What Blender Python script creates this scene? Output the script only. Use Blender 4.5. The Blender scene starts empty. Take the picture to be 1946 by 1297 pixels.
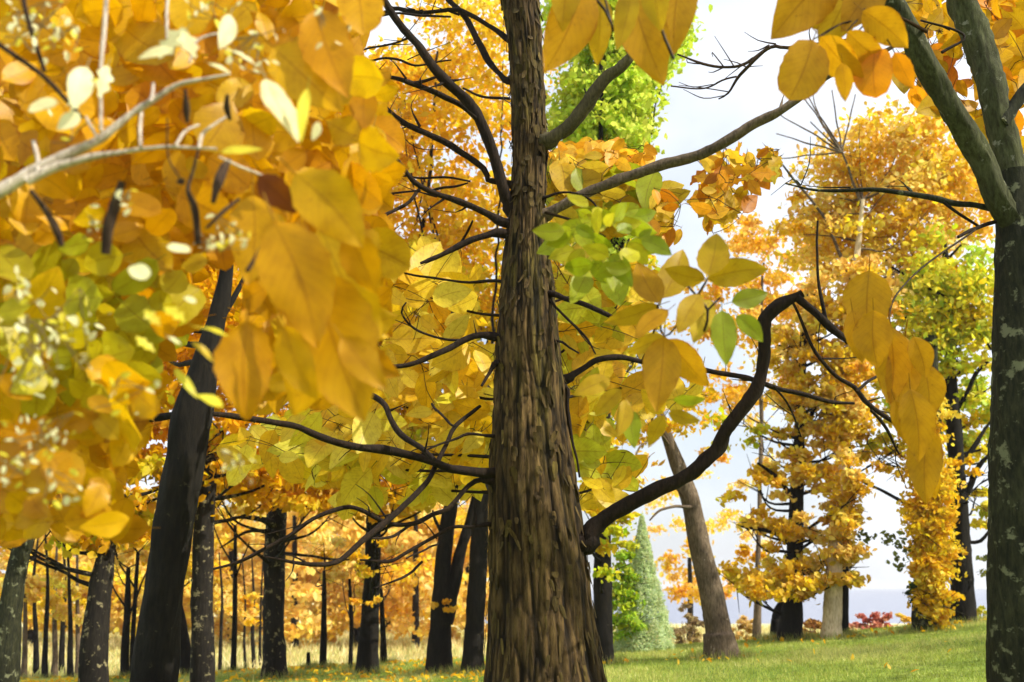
import bpy, math
import numpy as np
from mathutils import Vector
rng = np.random.default_rng(11)
C = bpy.context.scene
COL = C.collection
EL, AZ = math.radians(44), math.radians(112)      # sun high on the right, slightly behind the lens
# ------------------------------------------------------------------ camera model
F, CX, CY, HOR, CAMZ = 1869.0, 973.0, 648.5, 1118.0, 1.3
PIT = math.atan((HOR - CY) / F)
FW = np.array([0, math.cos(PIT), math.sin(PIT)]); UP = np.array([0, -math.sin(PIT), math.cos(PIT)])
def ray(px, py):
    return FW + np.array([(px - CX) / F, 0, 0]) + UP * (-(py - CY) / F)
def P(px, py, Y):                       # the point at ground distance Y seen at a pixel of the photograph
    d = ray(px, py); return np.array([0, 0, CAMZ]) + d * (Y / d[1])
def mpp(px, py, Y):                     # metres per photo pixel there
    return Y / ray(px, py)[1] / F
def sstep(a, b, x):
    t = np.clip((x - a) / (b - a), 0, 1); return t * t * (3 - 2 * t)
def ground(x, y):
    x = np.asarray(x, float); y = np.asarray(y, float)
    lawn = 0.058 * 25 * np.tanh(x / 25) + .0024 * np.clip(x, 0, 14) ** 2 + 0.04 * np.sin(x * .7 + 1) * np.sin(y * .45)
    low = -1.15 + .12 * np.sin(x * .13) * np.cos(y * .11)
    z = lawn + (low - lawn) * sstep(19.5, 30, y)
    shore = sstep(72, 88, y) * sstep(-14, 2, x - 0.03 * y)
    return z - 1.6 * shore
def hit(px, py):
    Y = 6.0
    while Y < 120:
        p = P(px, py, Y)
        if p[2] <= ground(p[0], Y): break
        Y += .05
    return Y if Y < 22 else 19.4
# ------------------------------------------------------------------ noise
def _h(i):
    n = (i[..., 0] * 374761393 + i[..., 1] * 668265263 + i[..., 2] * 2147483647).astype(np.int64) & 0xffffffff
    n = ((n ^ (n >> 13)) * 1274126177) & 0xffffffff
    return ((n ^ (n >> 16)) & 0xffff) / 65535.0
def vnoise(p):
    i = np.floor(p).astype(np.int64); f = p - i; f = f * f * (3 - 2 * f); r = 0
    for a in (0, 1):
        for b in (0, 1):
            for c in (0, 1):
                w = (f[..., 0] if a else 1 - f[..., 0]) * (f[..., 1] if b else 1 - f[..., 1]) * (f[..., 2] if c else 1 - f[..., 2])
                r = r + w * _h(i + np.array([a, b, c]))
    return r
# ------------------------------------------------------------------ mesh building
class MB:
    def __init__(s): s.v = []; s.f = []; s.u = []; s.c = []; s.n = 0
    def add(s, v, f, uv=None, col=None):
        v = np.asarray(v, float); k = len(v)
        s.v.append(v); s.f.append(np.asarray(f, int) + s.n)
        s.u.append(np.zeros((k, 2)) if uv is None else np.asarray(uv, float))
        s.c.append(np.ones((k, 3)) if col is None else np.broadcast_to(np.asarray(col, float), (k, 3)))
        s.n += k
    def build(s, name, mat, parent=None, smooth=True):
        v = np.vstack(s.v); uv = np.vstack(s.u); col = np.vstack(s.c)
        off = np.array(parent.location) if parent is not None else np.zeros(3)
        if parent is not None and parent.parent is not None: off = off + np.array(parent.parent.location)
        me = bpy.data.meshes.new(name)
        loops = np.concatenate([f.ravel() for f in s.f]); sizes = np.concatenate([np.full(len(f), f.shape[1]) for f in s.f])
        me.vertices.add(len(v)); me.vertices.foreach_set('co', (v - off).astype(np.float32).ravel())
        me.loops.add(len(loops)); me.loops.foreach_set('vertex_index', loops.astype(np.int32))
        me.polygons.add(len(sizes)); me.polygons.foreach_set('loop_start', np.concatenate([[0], np.cumsum(sizes)[:-1]]).astype(np.int32))
        me.update(calc_edges=True)
        ul = me.uv_layers.new(name='UVMap'); ul.data.foreach_set('uv', uv[loops].astype(np.float32).ravel())
        ca = me.color_attributes.new('tint', 'FLOAT_COLOR', 'POINT')
        ca.data.foreach_set('color', np.hstack([col, np.ones((len(col), 1))]).astype(np.float32).ravel())
        if smooth: me.polygons.foreach_set('use_smooth', np.ones(len(sizes), bool))
        me.materials.append(mat)
        o = bpy.data.objects.new(name, me); COL.objects.link(o)
        if parent is not None: o.parent = parent
        return o
def tag(o, label=None, cat=None, group=None, kind=None):
    for k, q in (('label', label), ('category', cat), ('group', group), ('kind', kind)):
        if q: o[k] = q
    return o
def empty(name, loc, label, cat, group=None):
    o = bpy.data.objects.new(name, None); COL.objects.link(o); o.location = [float(q) for q in loc]
    o.empty_display_size = .2
    return tag(o, label, cat, group)
def srgb(*c):
    c = np.array(c, float) / 255; return np.where(c <= .04045, c / 12.92, ((c + .055) / 1.055) ** 2.4)
# ------------------------------------------------------------------ tubes
def resample(pts, rad, step):
    pts = np.asarray(pts, float); rad = np.asarray(rad, float)
    if len(pts) == 2:
        pts = np.vstack([pts[0], pts.mean(0), pts[1]]); rad = np.array([rad[0], rad.mean(), rad[1]])
    e = np.vstack([2 * pts[0] - pts[1], pts, 2 * pts[-1] - pts[-2]]); out = []; ro = []
    for i in range(len(pts) - 1):
        p0, p1, p2, p3 = e[i:i + 4]; n = max(2, int(np.linalg.norm(p2 - p1) / step))
        for t in np.arange(n) / n:
            out.append(.5 * (2 * p1 + (p2 - p0) * t + (2 * p0 - 5 * p1 + 4 * p2 - p3) * t * t + (3 * p1 - p0 - 3 * p2 + p3) * t ** 3))
            s = t * t * (3 - 2 * t); ro.append(rad[i] * (1 - s) + rad[i + 1] * s)
    out.append(pts[-1]); ro.append(rad[-1])
    return np.array(out), np.array(ro)
def tube(mb, pts, rad, seg=10, step=.06, rough=.10, wob=0.0, freq=9.0, seed=None, col=None):
    p, r = resample(pts, rad, step); n = len(p)
    sd = rng.random() * 100 if seed is None else seed
    if wob:
        q = np.stack([np.arange(n) * step * 3.0, np.full(n, sd), np.zeros(n)], 1)
        w = np.stack([vnoise(q) - .5, vnoise(q + 31) - .5, vnoise(q + 67) - .5], 1) * wob
        w *= np.clip(np.arange(n) / 4.0, 0, 1)[:, None]; p = p + w
    t = np.gradient(p, axis=0); t /= np.linalg.norm(t, axis=1)[:, None] + 1e-9
    a = np.array([0.3, 0.2, 1.0]) if abs(t[0][2]) < .8 else np.array([1.0, 0.1, 0])
    us = []; u = a - t[0] * a.dot(t[0]); u /= np.linalg.norm(u)
    for i in range(n):
        u = u - t[i] * u.dot(t[i]); u = u / (np.linalg.norm(u) + 1e-9); us.append(u)
    us = np.array(us); vs = np.cross(t, us)
    th = np.linspace(0, 2 * math.pi, seg, endpoint=False)
    ring = np.cos(th)[None, :, None] * us[:, None] + np.sin(th)[None, :, None] * vs[:, None]
    L = np.concatenate([[0], np.cumsum(np.linalg.norm(np.diff(p, axis=0), axis=1))])
    if rough:
        q = np.concatenate([ring * np.maximum(r, .02)[:, None, None] * freq * 2.2, np.zeros((n, seg, 0))], 2)
        q = q + np.stack([np.full((n, seg), sd), np.repeat(L[:, None] * freq * .6, seg, 1), np.zeros((n, seg))], 2)
        rr = r[:, None] * (1 + rough * 2 * (vnoise(q) - .5) + rough * (vnoise(q * 2.7) - .5))
    else: rr = np.repeat(r[:, None], seg, 1)
    v = (p[:, None] + ring * rr[:, :, None]).reshape(-1, 3)
    i, j = np.meshgrid(np.arange(n - 1), np.arange(seg), indexing='ij'); j2 = (j + 1) % seg
    f = np.stack([i * seg + j, i * seg + j2, (i + 1) * seg + j2, (i + 1) * seg + j], -1).reshape(-1, 4)
    uv = np.stack([np.repeat((th / 6.2832)[None], n, 0), np.repeat(L[:, None], seg, 1)], 2).reshape(-1, 2)
    mb.add(v, f, uv, col)
    for k, b in ((0, 0), (n - 1, (n - 1) * seg)):
        c = len(v); mb.add(np.vstack([v[b:b + seg], p[k]]), [[j_, (j_ + 1) % seg, seg] for j_ in range(seg)], None, col)
def pxline(pts, Y0, Y1=None):
    Y1 = Y0 if Y1 is None else Y1; m = len(pts); X = []; R = []
    d = np.concatenate([[0], np.cumsum([math.hypot(pts[i + 1][0] - pts[i][0], pts[i + 1][1] - pts[i][1]) for i in range(m - 1)])])
    d = d / max(d[-1], 1e-6)
    for (x, y, w), t in zip(pts, d):
        Y = Y0 + (Y1 - Y0) * t; X.append(P(x, y, Y)); R.append(w * .5 * mpp(x, y, Y))
    return X, R
# ------------------------------------------------------------------ leaves
def unit(v): return v / (np.linalg.norm(v, axis=-1, keepdims=True) + 1e-9)
def small_leaves(mb, cen, size, col, wfrac=.6, droop=.25, flat=.0):
    n = len(cen)
    d = rng.normal(size=(n, 3)); d[:, 2] -= droop; d = unit(d)
    nn = rng.normal(size=(n, 3)); nn[:, 2] += flat; s = unit(np.cross(d, nn)); up = np.cross(s, d)
    L = size[:, None]; w = L * wfrac * .5; b = cen - d * L * .5; fold = rng.uniform(.05, .3, (n, 1))
    prof = [(0, 0), (.28, .85), (.62, .8), (1, 0)]
    V = []
    for t, k in prof: V.append(b + d * L * t - up * w * .25 * (t ** 2))
    r1 = b + d * L * .28 + s * w * .9 + up * w * fold; r2 = b + d * L * .64 + s * w * .82 + up * w * fold * .8
    l1 = b + d * L * .28 - s * w * .9 + up * w * fold; l2 = b + d * L * .64 - s * w * .82 + up * w * fold * .8
    v = np.stack([V[0], r1, r2, V[3], l2, l1], 1).reshape(-1, 3)
    k = np.arange(n)[:, None] * 6
    f = np.vstack([k + np.array([[0, 1, 2, 3]]), k + np.array([[0, 3, 4, 5]])])
    uv = np.tile(np.array([[.5, 0], [1, .28], [1, .64], [.5, 1], [0, .64], [0, .28]]), (n, 1))
    mb.add(v, f, uv, np.repeat(col, 6, 0))
def crown(mb, blobs, pal, size, per=1.0, clump=.30, cover=2.5, var=.22):
    """blobs: (px,py,rx,ry,Y,depth[,cover]) ; leaves fill each ellipsoid in loose clumps"""
    pal = np.array(pal)
    for bl in blobs:
        px, py, rx, ry, Y, dep = bl[:6]; cv = bl[6] if len(bl) > 6 else cover
        m = mpp(px, py, Y); c = P(px, py, Y); A = math.pi * rx * ry * m * m
        n = int(cv * A / (size * size * .30)); 
        if n < 4: continue
        ncl = max(4, int(n / 60))
        q = unit(rng.normal(size=(ncl, 3))) * (rng.random((ncl, 1)) ** .42)
        cc = c + q * np.array([rx * m, dep, ry * m])
        ci = rng.integers(0, ncl, n); cs = clump * min(1.0, math.sqrt(rx * ry) * m * .55) * rng.uniform(.5, 1.15, (n, 1))
        pos = cc[ci] + np.clip(rng.normal(size=(n, 3)), -2.2, 2.2) * cs * np.array([1.1, 1, .6])
        base = pal[rng.integers(0, len(pal), ncl)][ci]; own = pal[rng.integers(0, len(pal), n)]
        col = (base * .6 + own * .4) * rng.uniform(1 - var, 1 + var, (n, 1)) * np.array([1, 1, 1]) 
        col[:, 1] *= rng.uniform(.9, 1.12, n)
        small_leaves(mb, pos, size * rng.uniform(.6, 1.35, n), np.clip(col, 0, .92), wfrac=rng.uniform(.45, .8, (n, 1)))
NX, NT = 8, 13
def blade(mb, base, tip, wfrac, col, roll=0.0, curl=.12, fold=.12, shape='ovate', face=None, wavy=.03):
    """one big leaf from base to tip: a curved two-sided blade with a stalk"""
    base = np.asarray(base, float); tip = np.asarray(tip, float); ax = tip - base; L = np.linalg.norm(ax); ax = ax / L
    view = np.array([0, 0, CAMZ]) - (base + tip) / 2 if face is None else face
    nn = view - ax * view.dot(ax); nn /= np.linalg.norm(nn) + 1e-9; sd = np.cross(ax, nn)
    s2 = sd * math.cos(roll) + nn * math.sin(roll); n2 = nn * math.cos(roll) - sd * math.sin(roll)
    t = np.linspace(0, 1, NT); x = np.linspace(-1, 1, NX + 1)
    if shape == 'ovate': w = np.sin(np.pi * t ** .82) ** .8 * (1 - .12 * t)
    elif shape == 'obovate': w = np.sin(np.pi * t ** 1.25) ** .8
    elif shape == 'round': w = np.sqrt(np.clip(1 - (2 * t - 1) ** 2, 0, 1)) ** .9
    elif shape == 'heart': w = np.clip(np.sqrt(np.clip(t * 1.9, 0, 1)) * (1 - t ** 2.2), 0, 1) * 1.05
    elif shape == 'maple': w = (np.sin(np.pi * t ** .8) ** .7) * (.72 + .28 * np.cos(t * 2 * math.pi * 3.0))
    else: w = np.sin(np.pi * t ** .9)
    w = np.clip(w, 0, 1.2); w[0] = .02; w[-1] = .004
    T, X = np.meshgrid(t, x, indexing='ij'); ph = rng.random() * 6
    ed = 1 + wavy * np.sin(T * 40 + ph) * (abs(X) > .9)
    lat = X * (w * wfrac * .5 * L)[:, None] * ed
    z = fold * np.abs(lat) + wavy * L * .5 * np.sin(T * 9 + ph) * X ** 2 - curl * L * (T ** 2) + curl * L * .35 * T
    bend = .05 * L * math.sin(ph) * np.sin(np.pi * T)
    v = base + ax * (T * L)[..., None] + s2 * (lat + bend)[..., None] + n2 * z[..., None]
    i, j = np.meshgrid(np.arange(NT - 1), np.arange(NX), indexing='ij'); k = NX + 1
    f = np.stack([i * k + j, i * k + j + 1, (i + 1) * k + j + 1, (i + 1) * k + j], -1).reshape(-1, 4)
    mb.add(v.reshape(-1, 3), f, np.stack([X * .5 + .5, T], -1).reshape(-1, 2), col)
    stalk = [base - ax * L * .22 + n2 * L * .03, base, base + ax * L * .3 + n2 * -.002]
    tube(mb, stalk[:2], [L * .007, L * .009], 5, L * .2, 0, col=np.array(col) * .6)
SUNV = np.array([math.sin(AZ) * math.cos(EL), math.cos(AZ) * math.cos(EL), math.sin(EL)])
def to_sun(px, py):
    v = -ray(px, py); return v / np.linalg.norm(v) + 1.5 * SUNV
def pxleaf(mb, bx, by, tx, ty, wf, col, Y, dY=.0, **k):
    blade(mb, P(bx, by, Y), P(tx, ty, Y + dY), wf, np.clip(np.array(col) * rng.uniform(.9, 1.1), 0, .92), **k)
# ------------------------------------------------------------------ materials
def nodes(name):
    m = bpy.data.materials.new(name); m.use_nodes = True; nt = m.node_tree; nt.nodes.clear()
    return m, nt, (lambda t, **kw: _mk(nt, t, kw)), nt.links.new
def _mk(nt, t, kw):
    n = nt.nodes.new(t)
    for k, q in kw.items():
        if k in n.inputs and not hasattr(type(n), k): n.inputs[k].default_value = q
        else: setattr(n, k, q)
    return n
def ramp(N, stops, mode='LINEAR'):
    r = N('ShaderNodeValToRGB'); cr = r.color_ramp; cr.interpolation = mode
    while len(cr.elements) < len(stops): cr.elements.new(.5)
    for e, (p, c) in zip(cr.elements, stops): e.position = p; e.color = (*c, 1) if len(c) == 3 else c
    return r
def mathn(N, L, op, a, b=None, c=None):
    n = N('ShaderNodeMath', operation=op)
    for i, q in enumerate((a, b, c)):
        if q is None: continue
        if isinstance(q, (int, float)): n.inputs[i].default_value = q
        else: L(q, n.inputs[i])
    return n.outputs[0]
def leaf_mat(name, veins=False, trans=.5, gloss=.05):
    m, nt, N, L = nodes(name)
    at = N('ShaderNodeAttribute', attribute_name='tint'); colr = at.outputs['Color']
    geo = N('ShaderNodeNewGeometry')
    no = N('ShaderNodeTexNoise'); no.inputs['Scale'].default_value = 28 if veins else 6; no.inputs['Detail'].default_value = 4
    L(geo.outputs['Position'], no.inputs['Vector'])
    mx = N('ShaderNodeMix', data_type='RGBA', blend_type='MULTIPLY'); mx.inputs[0].default_value = .55
    rp = ramp(N, [(.3, (.72, .62, .5)), (.5, (1, .97, .9)), (.72, (1.1, 1.12, 1.1))]); L(no.outputs[0], rp.inputs[0])
    L(colr, mx.inputs[6]); L(rp.outputs[0], mx.inputs[7]); colr = mx.outputs[2]
    bsrc = None
    if veins:
        uv = N('ShaderNodeUVMap', uv_map='UVMap'); sx = N('ShaderNodeSeparateXYZ'); L(uv.outputs[0], sx.inputs[0])
        ax = mathn(N, L, 'ABSOLUTE', mathn(N, L, 'SUBTRACT', sx.outputs[0], .5))
        mid = mathn(N, L, 'LESS_THAN', ax, .018)
        ph = mathn(N, L, 'SUBTRACT', mathn(N, L, 'MULTIPLY', sx.outputs[1], 11.0), mathn(N, L, 'MULTIPLY', ax, 6.5))
        fr = mathn(N, L, 'ABSOLUTE', mathn(N, L, 'SUBTRACT', mathn(N, L, 'FRACT', ph), .5))
        sv = mathn(N, L, 'LESS_THAN', fr, .05)
        vn = mathn(N, L, 'MAXIMUM', mid, mathn(N, L, 'MULTIPLY', sv, .55))
        m2 = N('ShaderNodeMix', data_type='RGBA', blend_type='MULTIPLY'); L(mathn(N, L, 'MULTIPLY', vn, .55), m2.inputs[0])
        L(colr, m2.inputs[6]); m2.inputs[7].default_value = (.55, .38, .2, 1); colr = m2.outputs[2]
        # brown blotches of age
        n2 = N('ShaderNodeTexNoise'); n2.inputs['Scale'].default_value = 60; n2.inputs['Detail'].default_value = 3
        L(geo.outputs['Position'], n2.inputs['Vector'])
        sp = ramp(N, [(.68, (0, 0, 0)), (.74, (1, 1, 1))]); L(n2.outputs[0], sp.inputs[0])
        m3 = N('ShaderNodeMix', data_type='RGBA', blend_type='MULTIPLY'); L(mathn(N, L, 'MULTIPLY', sp.outputs[0], .6), m3.inputs[0])
        L(colr, m3.inputs[6]); m3.inputs[7].default_value = (.45, .25, .12, 1); colr = m3.outputs[2]
        n4 = N('ShaderNodeTexNoise'); n4.inputs['Scale'].default_value = 22; n4.inputs['Detail'].default_value = 4; L(geo.outputs['Position'], n4.inputs['Vector'])
        ed = mathn(N, L, 'ADD', ax, mathn(N, L, 'MULTIPLY', mathn(N, L, 'SUBTRACT', n4.outputs[0], .5), .5))
        er = ramp(N, [(.47, (0, 0, 0)), (.56, (1, 1, 1))]); L(ed, er.inputs[0])
        m5 = N('ShaderNodeMix', data_type='RGBA', blend_type='MULTIPLY'); L(mathn(N, L, 'MULTIPLY', er.outputs[0], .7), m5.inputs[0])
        L(colr, m5.inputs[6]); m5.inputs[7].default_value = (.62, .38, .18, 1); colr = m5.outputs[2]
        bp = N('ShaderNodeBump'); bp.inputs['Strength'].default_value = .35; bp.inputs['Distance'].default_value = .004
        L(vn, bp.inputs['Height']); bsrc = bp.outputs[0]
    d = N('ShaderNodeBsdfDiffuse'); t = N('ShaderNodeBsdfTranslucent'); g = N('ShaderNodeBsdfGlossy'); g.inputs['Roughness'].default_value = .42
    L(colr, d.inputs[0]); L(colr, t.inputs[0])
    if bsrc is not None: L(bsrc, d.inputs['Normal']); L(bsrc, g.inputs['Normal'])
    a = N('ShaderNodeMixShader'); a.inputs[0].default_value = trans; L(d.outputs[0], a.inputs[1]); L(t.outputs[0], a.inputs[2])
    b = N('ShaderNodeMixShader'); b.inputs[0].default_value = gloss; L(a.outputs[0], b.inputs[1]); L(g.outputs[0], b.inputs[2])
    o = N('ShaderNodeOutputMaterial'); L(b.outputs[0], o.inputs[0]); return m
def bark_mat(name, c1, c2, dark, spots=None, spot_lo=.6, us=10.0, vs=2.2, bump=.6, use_tint=False, scale=6.0):
    m, nt, N, L = nodes(name)
    tc = N('ShaderNodeTexCoord'); mp = N('ShaderNodeMapping'); mp.inputs['Scale'].default_value = (scale, scale, scale * .22); L(tc.outputs['Object'], mp.inputs[0])
    n1 = N('ShaderNodeTexNoise'); n1.inputs['Scale'].default_value = 1.3; n1.inputs['Detail'].default_value = 7; n1.inputs['Roughness'].default_value = .62; n1.inputs['Distortion'].default_value = .5
    L(mp.outputs[0], n1.inputs['Vector'])
    n2 = N('ShaderNodeTexNoise'); n2.inputs['Scale'].default_value = 5; n2.inputs['Detail'].default_value = 8; n2.inputs['Roughness'].default_value = .7; L(mp.outputs[0], n2.inputs['Vector'])
    n3 = N('ShaderNodeTexNoise'); n3.inputs['Scale'].default_value = 2.2; n3.inputs['Detail'].default_value = 3; L(tc.outputs['Object'], n3.inputs['Vector'])
    r = ramp(N, [(.32, dark), (.46, c1), (.7, c2)]); L(n2.outputs[0], r.inputs[0])
    r2 = ramp(N, [(.35, (.6, .55, .5)), (.65, (1.2, 1.15, 1.05))]); L(n3.outputs[0], r2.inputs[0])
    mx = N('ShaderNodeMix', data_type='RGBA', blend_type='MULTIPLY'); mx.inputs[0].default_value = .8; L(r.outputs[0], mx.inputs[6]); L(r2.outputs[0], mx.inputs[7]); col = mx.outputs[2]
    if use_tint:
        at = N('ShaderNodeAttribute', attribute_name='tint'); s = N('ShaderNodeSeparateColor'); L(at.outputs['Color'], s.inputs[0])
        m2 = N('ShaderNodeMix', data_type='RGBA'); L(s.outputs[0], m2.inputs[0]); m2.inputs[6].default_value = (*dark, 1); L(col, m2.inputs[7]); col = m2.outputs[2]
        m4 = N('ShaderNodeMix', data_type='RGBA'); L(s.outputs[1], m4.inputs[0]); L(col, m4.inputs[7])
        m5 = N('ShaderNodeMix', data_type='RGBA', blend_type='MULTIPLY'); m5.inputs[0].default_value = 1; L(col, m5.inputs[6]); m5.inputs[7].default_value = (.9, 1.1, .55, 1); L(m5.outputs[2], m4.inputs[6]); col = m4.outputs[2]
    if spots is not None:
        vo = N('ShaderNodeTexNoise'); vo.inputs['Scale'].default_value = 9; vo.inputs['Detail'].default_value = 5; vo.inputs['Roughness'].default_value = .65; L(tc.outputs['Object'], vo.inputs['Vector'])
        sr = ramp(N, [(spot_lo, (0, 0, 0)), (spot_lo + .06, (1, 1, 1))]); L(vo.outputs[0], sr.inputs[0])
        m3 = N('ShaderNodeMix', data_type='RGBA'); L(sr.outputs[0], m3.inputs[0]); L(col, m3.inputs[6]); m3.inputs[7].default_value = (*spots, 1); col = m3.outputs[2]
    b = N('ShaderNodeBsdfPrincipled'); L(col, b.inputs['Base Color']); b.inputs['Roughness'].default_value = .9
    b.inputs['Specular IOR Level'].default_value = .2
    ad = mathn(N, L, 'ADD', n1.outputs[0], mathn(N, L, 'MULTIPLY', n2.outputs[0], .6))
    bp = N('ShaderNodeBump'); bp.inputs['Strength'].default_value = bump; bp.inputs['Distance'].default_value = .03; L(ad, bp.inputs['Height']); L(bp.outputs[0], b.inputs['Normal'])
    o = N('ShaderNodeOutputMaterial'); L(b.outputs[0], o.inputs[0]); return m
M_LEAF = leaf_mat('small_autumn_leaves', False, .52, .012)
M_BLADE = leaf_mat('large_autumn_leaves', True, .55, .015)
M_HICK = bark_mat('shaggy_brown_bark', (.098, .062, .022), (.21, .142, .054), (.011, .007, .003), use_tint=True, bump=.65, scale=7)
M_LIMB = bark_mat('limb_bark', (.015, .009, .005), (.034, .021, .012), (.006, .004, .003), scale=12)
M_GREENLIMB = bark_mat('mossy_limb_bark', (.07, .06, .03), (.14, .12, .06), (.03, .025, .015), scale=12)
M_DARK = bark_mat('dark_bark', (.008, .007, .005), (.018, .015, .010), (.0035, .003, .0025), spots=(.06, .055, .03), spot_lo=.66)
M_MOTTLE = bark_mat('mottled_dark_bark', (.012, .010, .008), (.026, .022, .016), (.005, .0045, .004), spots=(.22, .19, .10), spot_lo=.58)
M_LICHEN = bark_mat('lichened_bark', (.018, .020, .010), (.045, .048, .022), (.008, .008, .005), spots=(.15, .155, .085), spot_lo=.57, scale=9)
M_MOSS = bark_mat('mossy_green_bark', (.040, .045, .016), (.085, .095, .04), (.018, .018, .008), spots=(.20, .20, .14), spot_lo=.62, scale=9)
M_BROWN = bark_mat('brown_bark', (.10, .075, .05), (.20, .155, .11), (.03, .022, .016), spots=(.40, .34, .26), spot_lo=.64, scale=8)
M_SUNLIT = bark_mat('sunlit_pale_bark', (.62, .52, .36), (.85, .76, .58), (.3, .22, .12), scale=8)  # sunlight on the trunk is put into this pale bark colour
M_GREY = bark_mat('pale_grey_twig_bark', (.62, .54, .46), (.86, .80, .72), (.16, .11, .09), scale=16)
M_TWIG = bark_mat('dark_twig_bark', (.05, .03, .02), (.10, .065, .04), (.02, .012, .01), scale=16)
# ------------------------------------------------------------------ palettes (real leaf colours, distance haze painted into PEACH)
AMBER = [srgb(224, 170, 12), srgb(232, 180, 16), srgb(216, 158, 10), srgb(236, 190, 26)]
GOLD = [srgb(238, 198, 30), srgb(235, 186, 24), srgb(244, 212, 56), srgb(232, 176, 22)]
LEMON = [srgb(240, 214, 50), srgb(226, 206, 38), srgb(246, 224, 90), srgb(236, 190, 30)]
LIME = [srgb(200, 208, 40), srgb(180, 198, 34), srgb(218, 216, 60), srgb(222, 200, 40)]
GREEN = [srgb(128, 172, 30), srgb(150, 190, 50), srgb(170, 205, 70), srgb(190, 215, 90)]
ORANGE = [srgb(238, 182, 40), srgb(242, 194, 48), srgb(234, 168, 38), srgb(246, 206, 70)]
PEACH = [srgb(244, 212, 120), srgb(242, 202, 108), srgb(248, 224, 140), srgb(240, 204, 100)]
BASES = []
# ------------------------------------------------------------------ generic tree
def tree(name, label, trunk, Y=None, bark=None, group=None, limbs=(), crowns=(), cat='tree', seg=22, step=.09, rough=.09, base_flare=1.25, bark_limb=None):
    bark = bark or M_DARK; bx, by, bw = trunk[-1]
    if Y is None: Y = hit(bx, by)
    X, R = pxline(trunk, Y); b = X[-1]; gz = float(ground(b[0], Y))
    if b[2] > gz + .02:
        d = (np.array(X[-1]) - np.array(X[-2])); d = d / abs(d[2]); k = b[2] - gz
        X[-1] = X[-1]; X.append(np.array([b[0] + d[0] * k * .7, Y, gz - .12])); R.append(R[-1] * base_flare)
    else:
        v_ = np.array(X[-2]) - np.array(X[-1]); v_ = v_ / max(v_[2], .05)
        X.insert(-1, X[-1] + v_ * .38); R.insert(-1, R[-1]); R[-1] *= 1.18
        X.append(X[-1] + np.array([0, 0, -.12])); R.append(R[-1] * base_flare)
    BASES.append((X[-1][0], Y, R[-1])); root = empty(name, (X[-1][0], Y, gz), label, cat, group)
    mb = MB(); tube(mb, X, R, seg, step, rough, 0, 7); mb.build('trunk', bark, root)
    for lm in limbs:
        pts, y1 = lm; mb = MB(); x, r = pxline(pts, Y, y1); tube(mb, x, r, 8, .1, .12, .05); mb.build('limb', bark_limb or bark, root)
    if crowns and Y < 22 and cat == 'tree':
        tp, tr = resample(X, R, .15)
        for (bl, pal, size, cv) in crowns:
            for b_ in bl:
                if b_[2] * b_[3] < 1500 or (b_[6] if len(b_) > 6 else cv) < .6: continue
                m_ = mpp(b_[0], b_[1], b_[4]); c_ = P(b_[0], b_[1], b_[4])
                for _ in range(4):
                    t_ = c_ + unit(rng.normal(size=3)) * .8 * np.array([b_[2] * m_, b_[5], b_[3] * m_]); hd = math.hypot(*(t_ - tp[len(tp) // 2])[:2])
                    k_ = int(np.argmin(abs(tp[:, 2] - (t_[2] - .45 * hd)))); r_ = min(tr[k_] * .4, .035)
                    md = tp[k_] * .5 + t_ * .5 + np.array([0, 0, -.08 * hd]) + rng.normal(size=3) * .08
                    mb = MB(); tube(mb, [tp[k_], md, t_], [r_, r_ * .6, .006], 7, .12, .12, .06)
                    for e_ in (.35, .6, .8):
                        s_ = md + (t_ - md) * e_; tube(mb, [s_, s_ + unit(t_ - md + rng.normal(size=3) * .5) * rng.uniform(.3, .7)], [r_ * .35, .004], 5, .2, 0)
                    mb.build('limb', bark_limb or bark, root)
    if crowns:
        mb = MB()
        for (bl, pal, size, cv) in crowns: crown(mb, bl, pal, size, cover=cv)
        mb.build('crown', M_LEAF, root)
    return root
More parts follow.
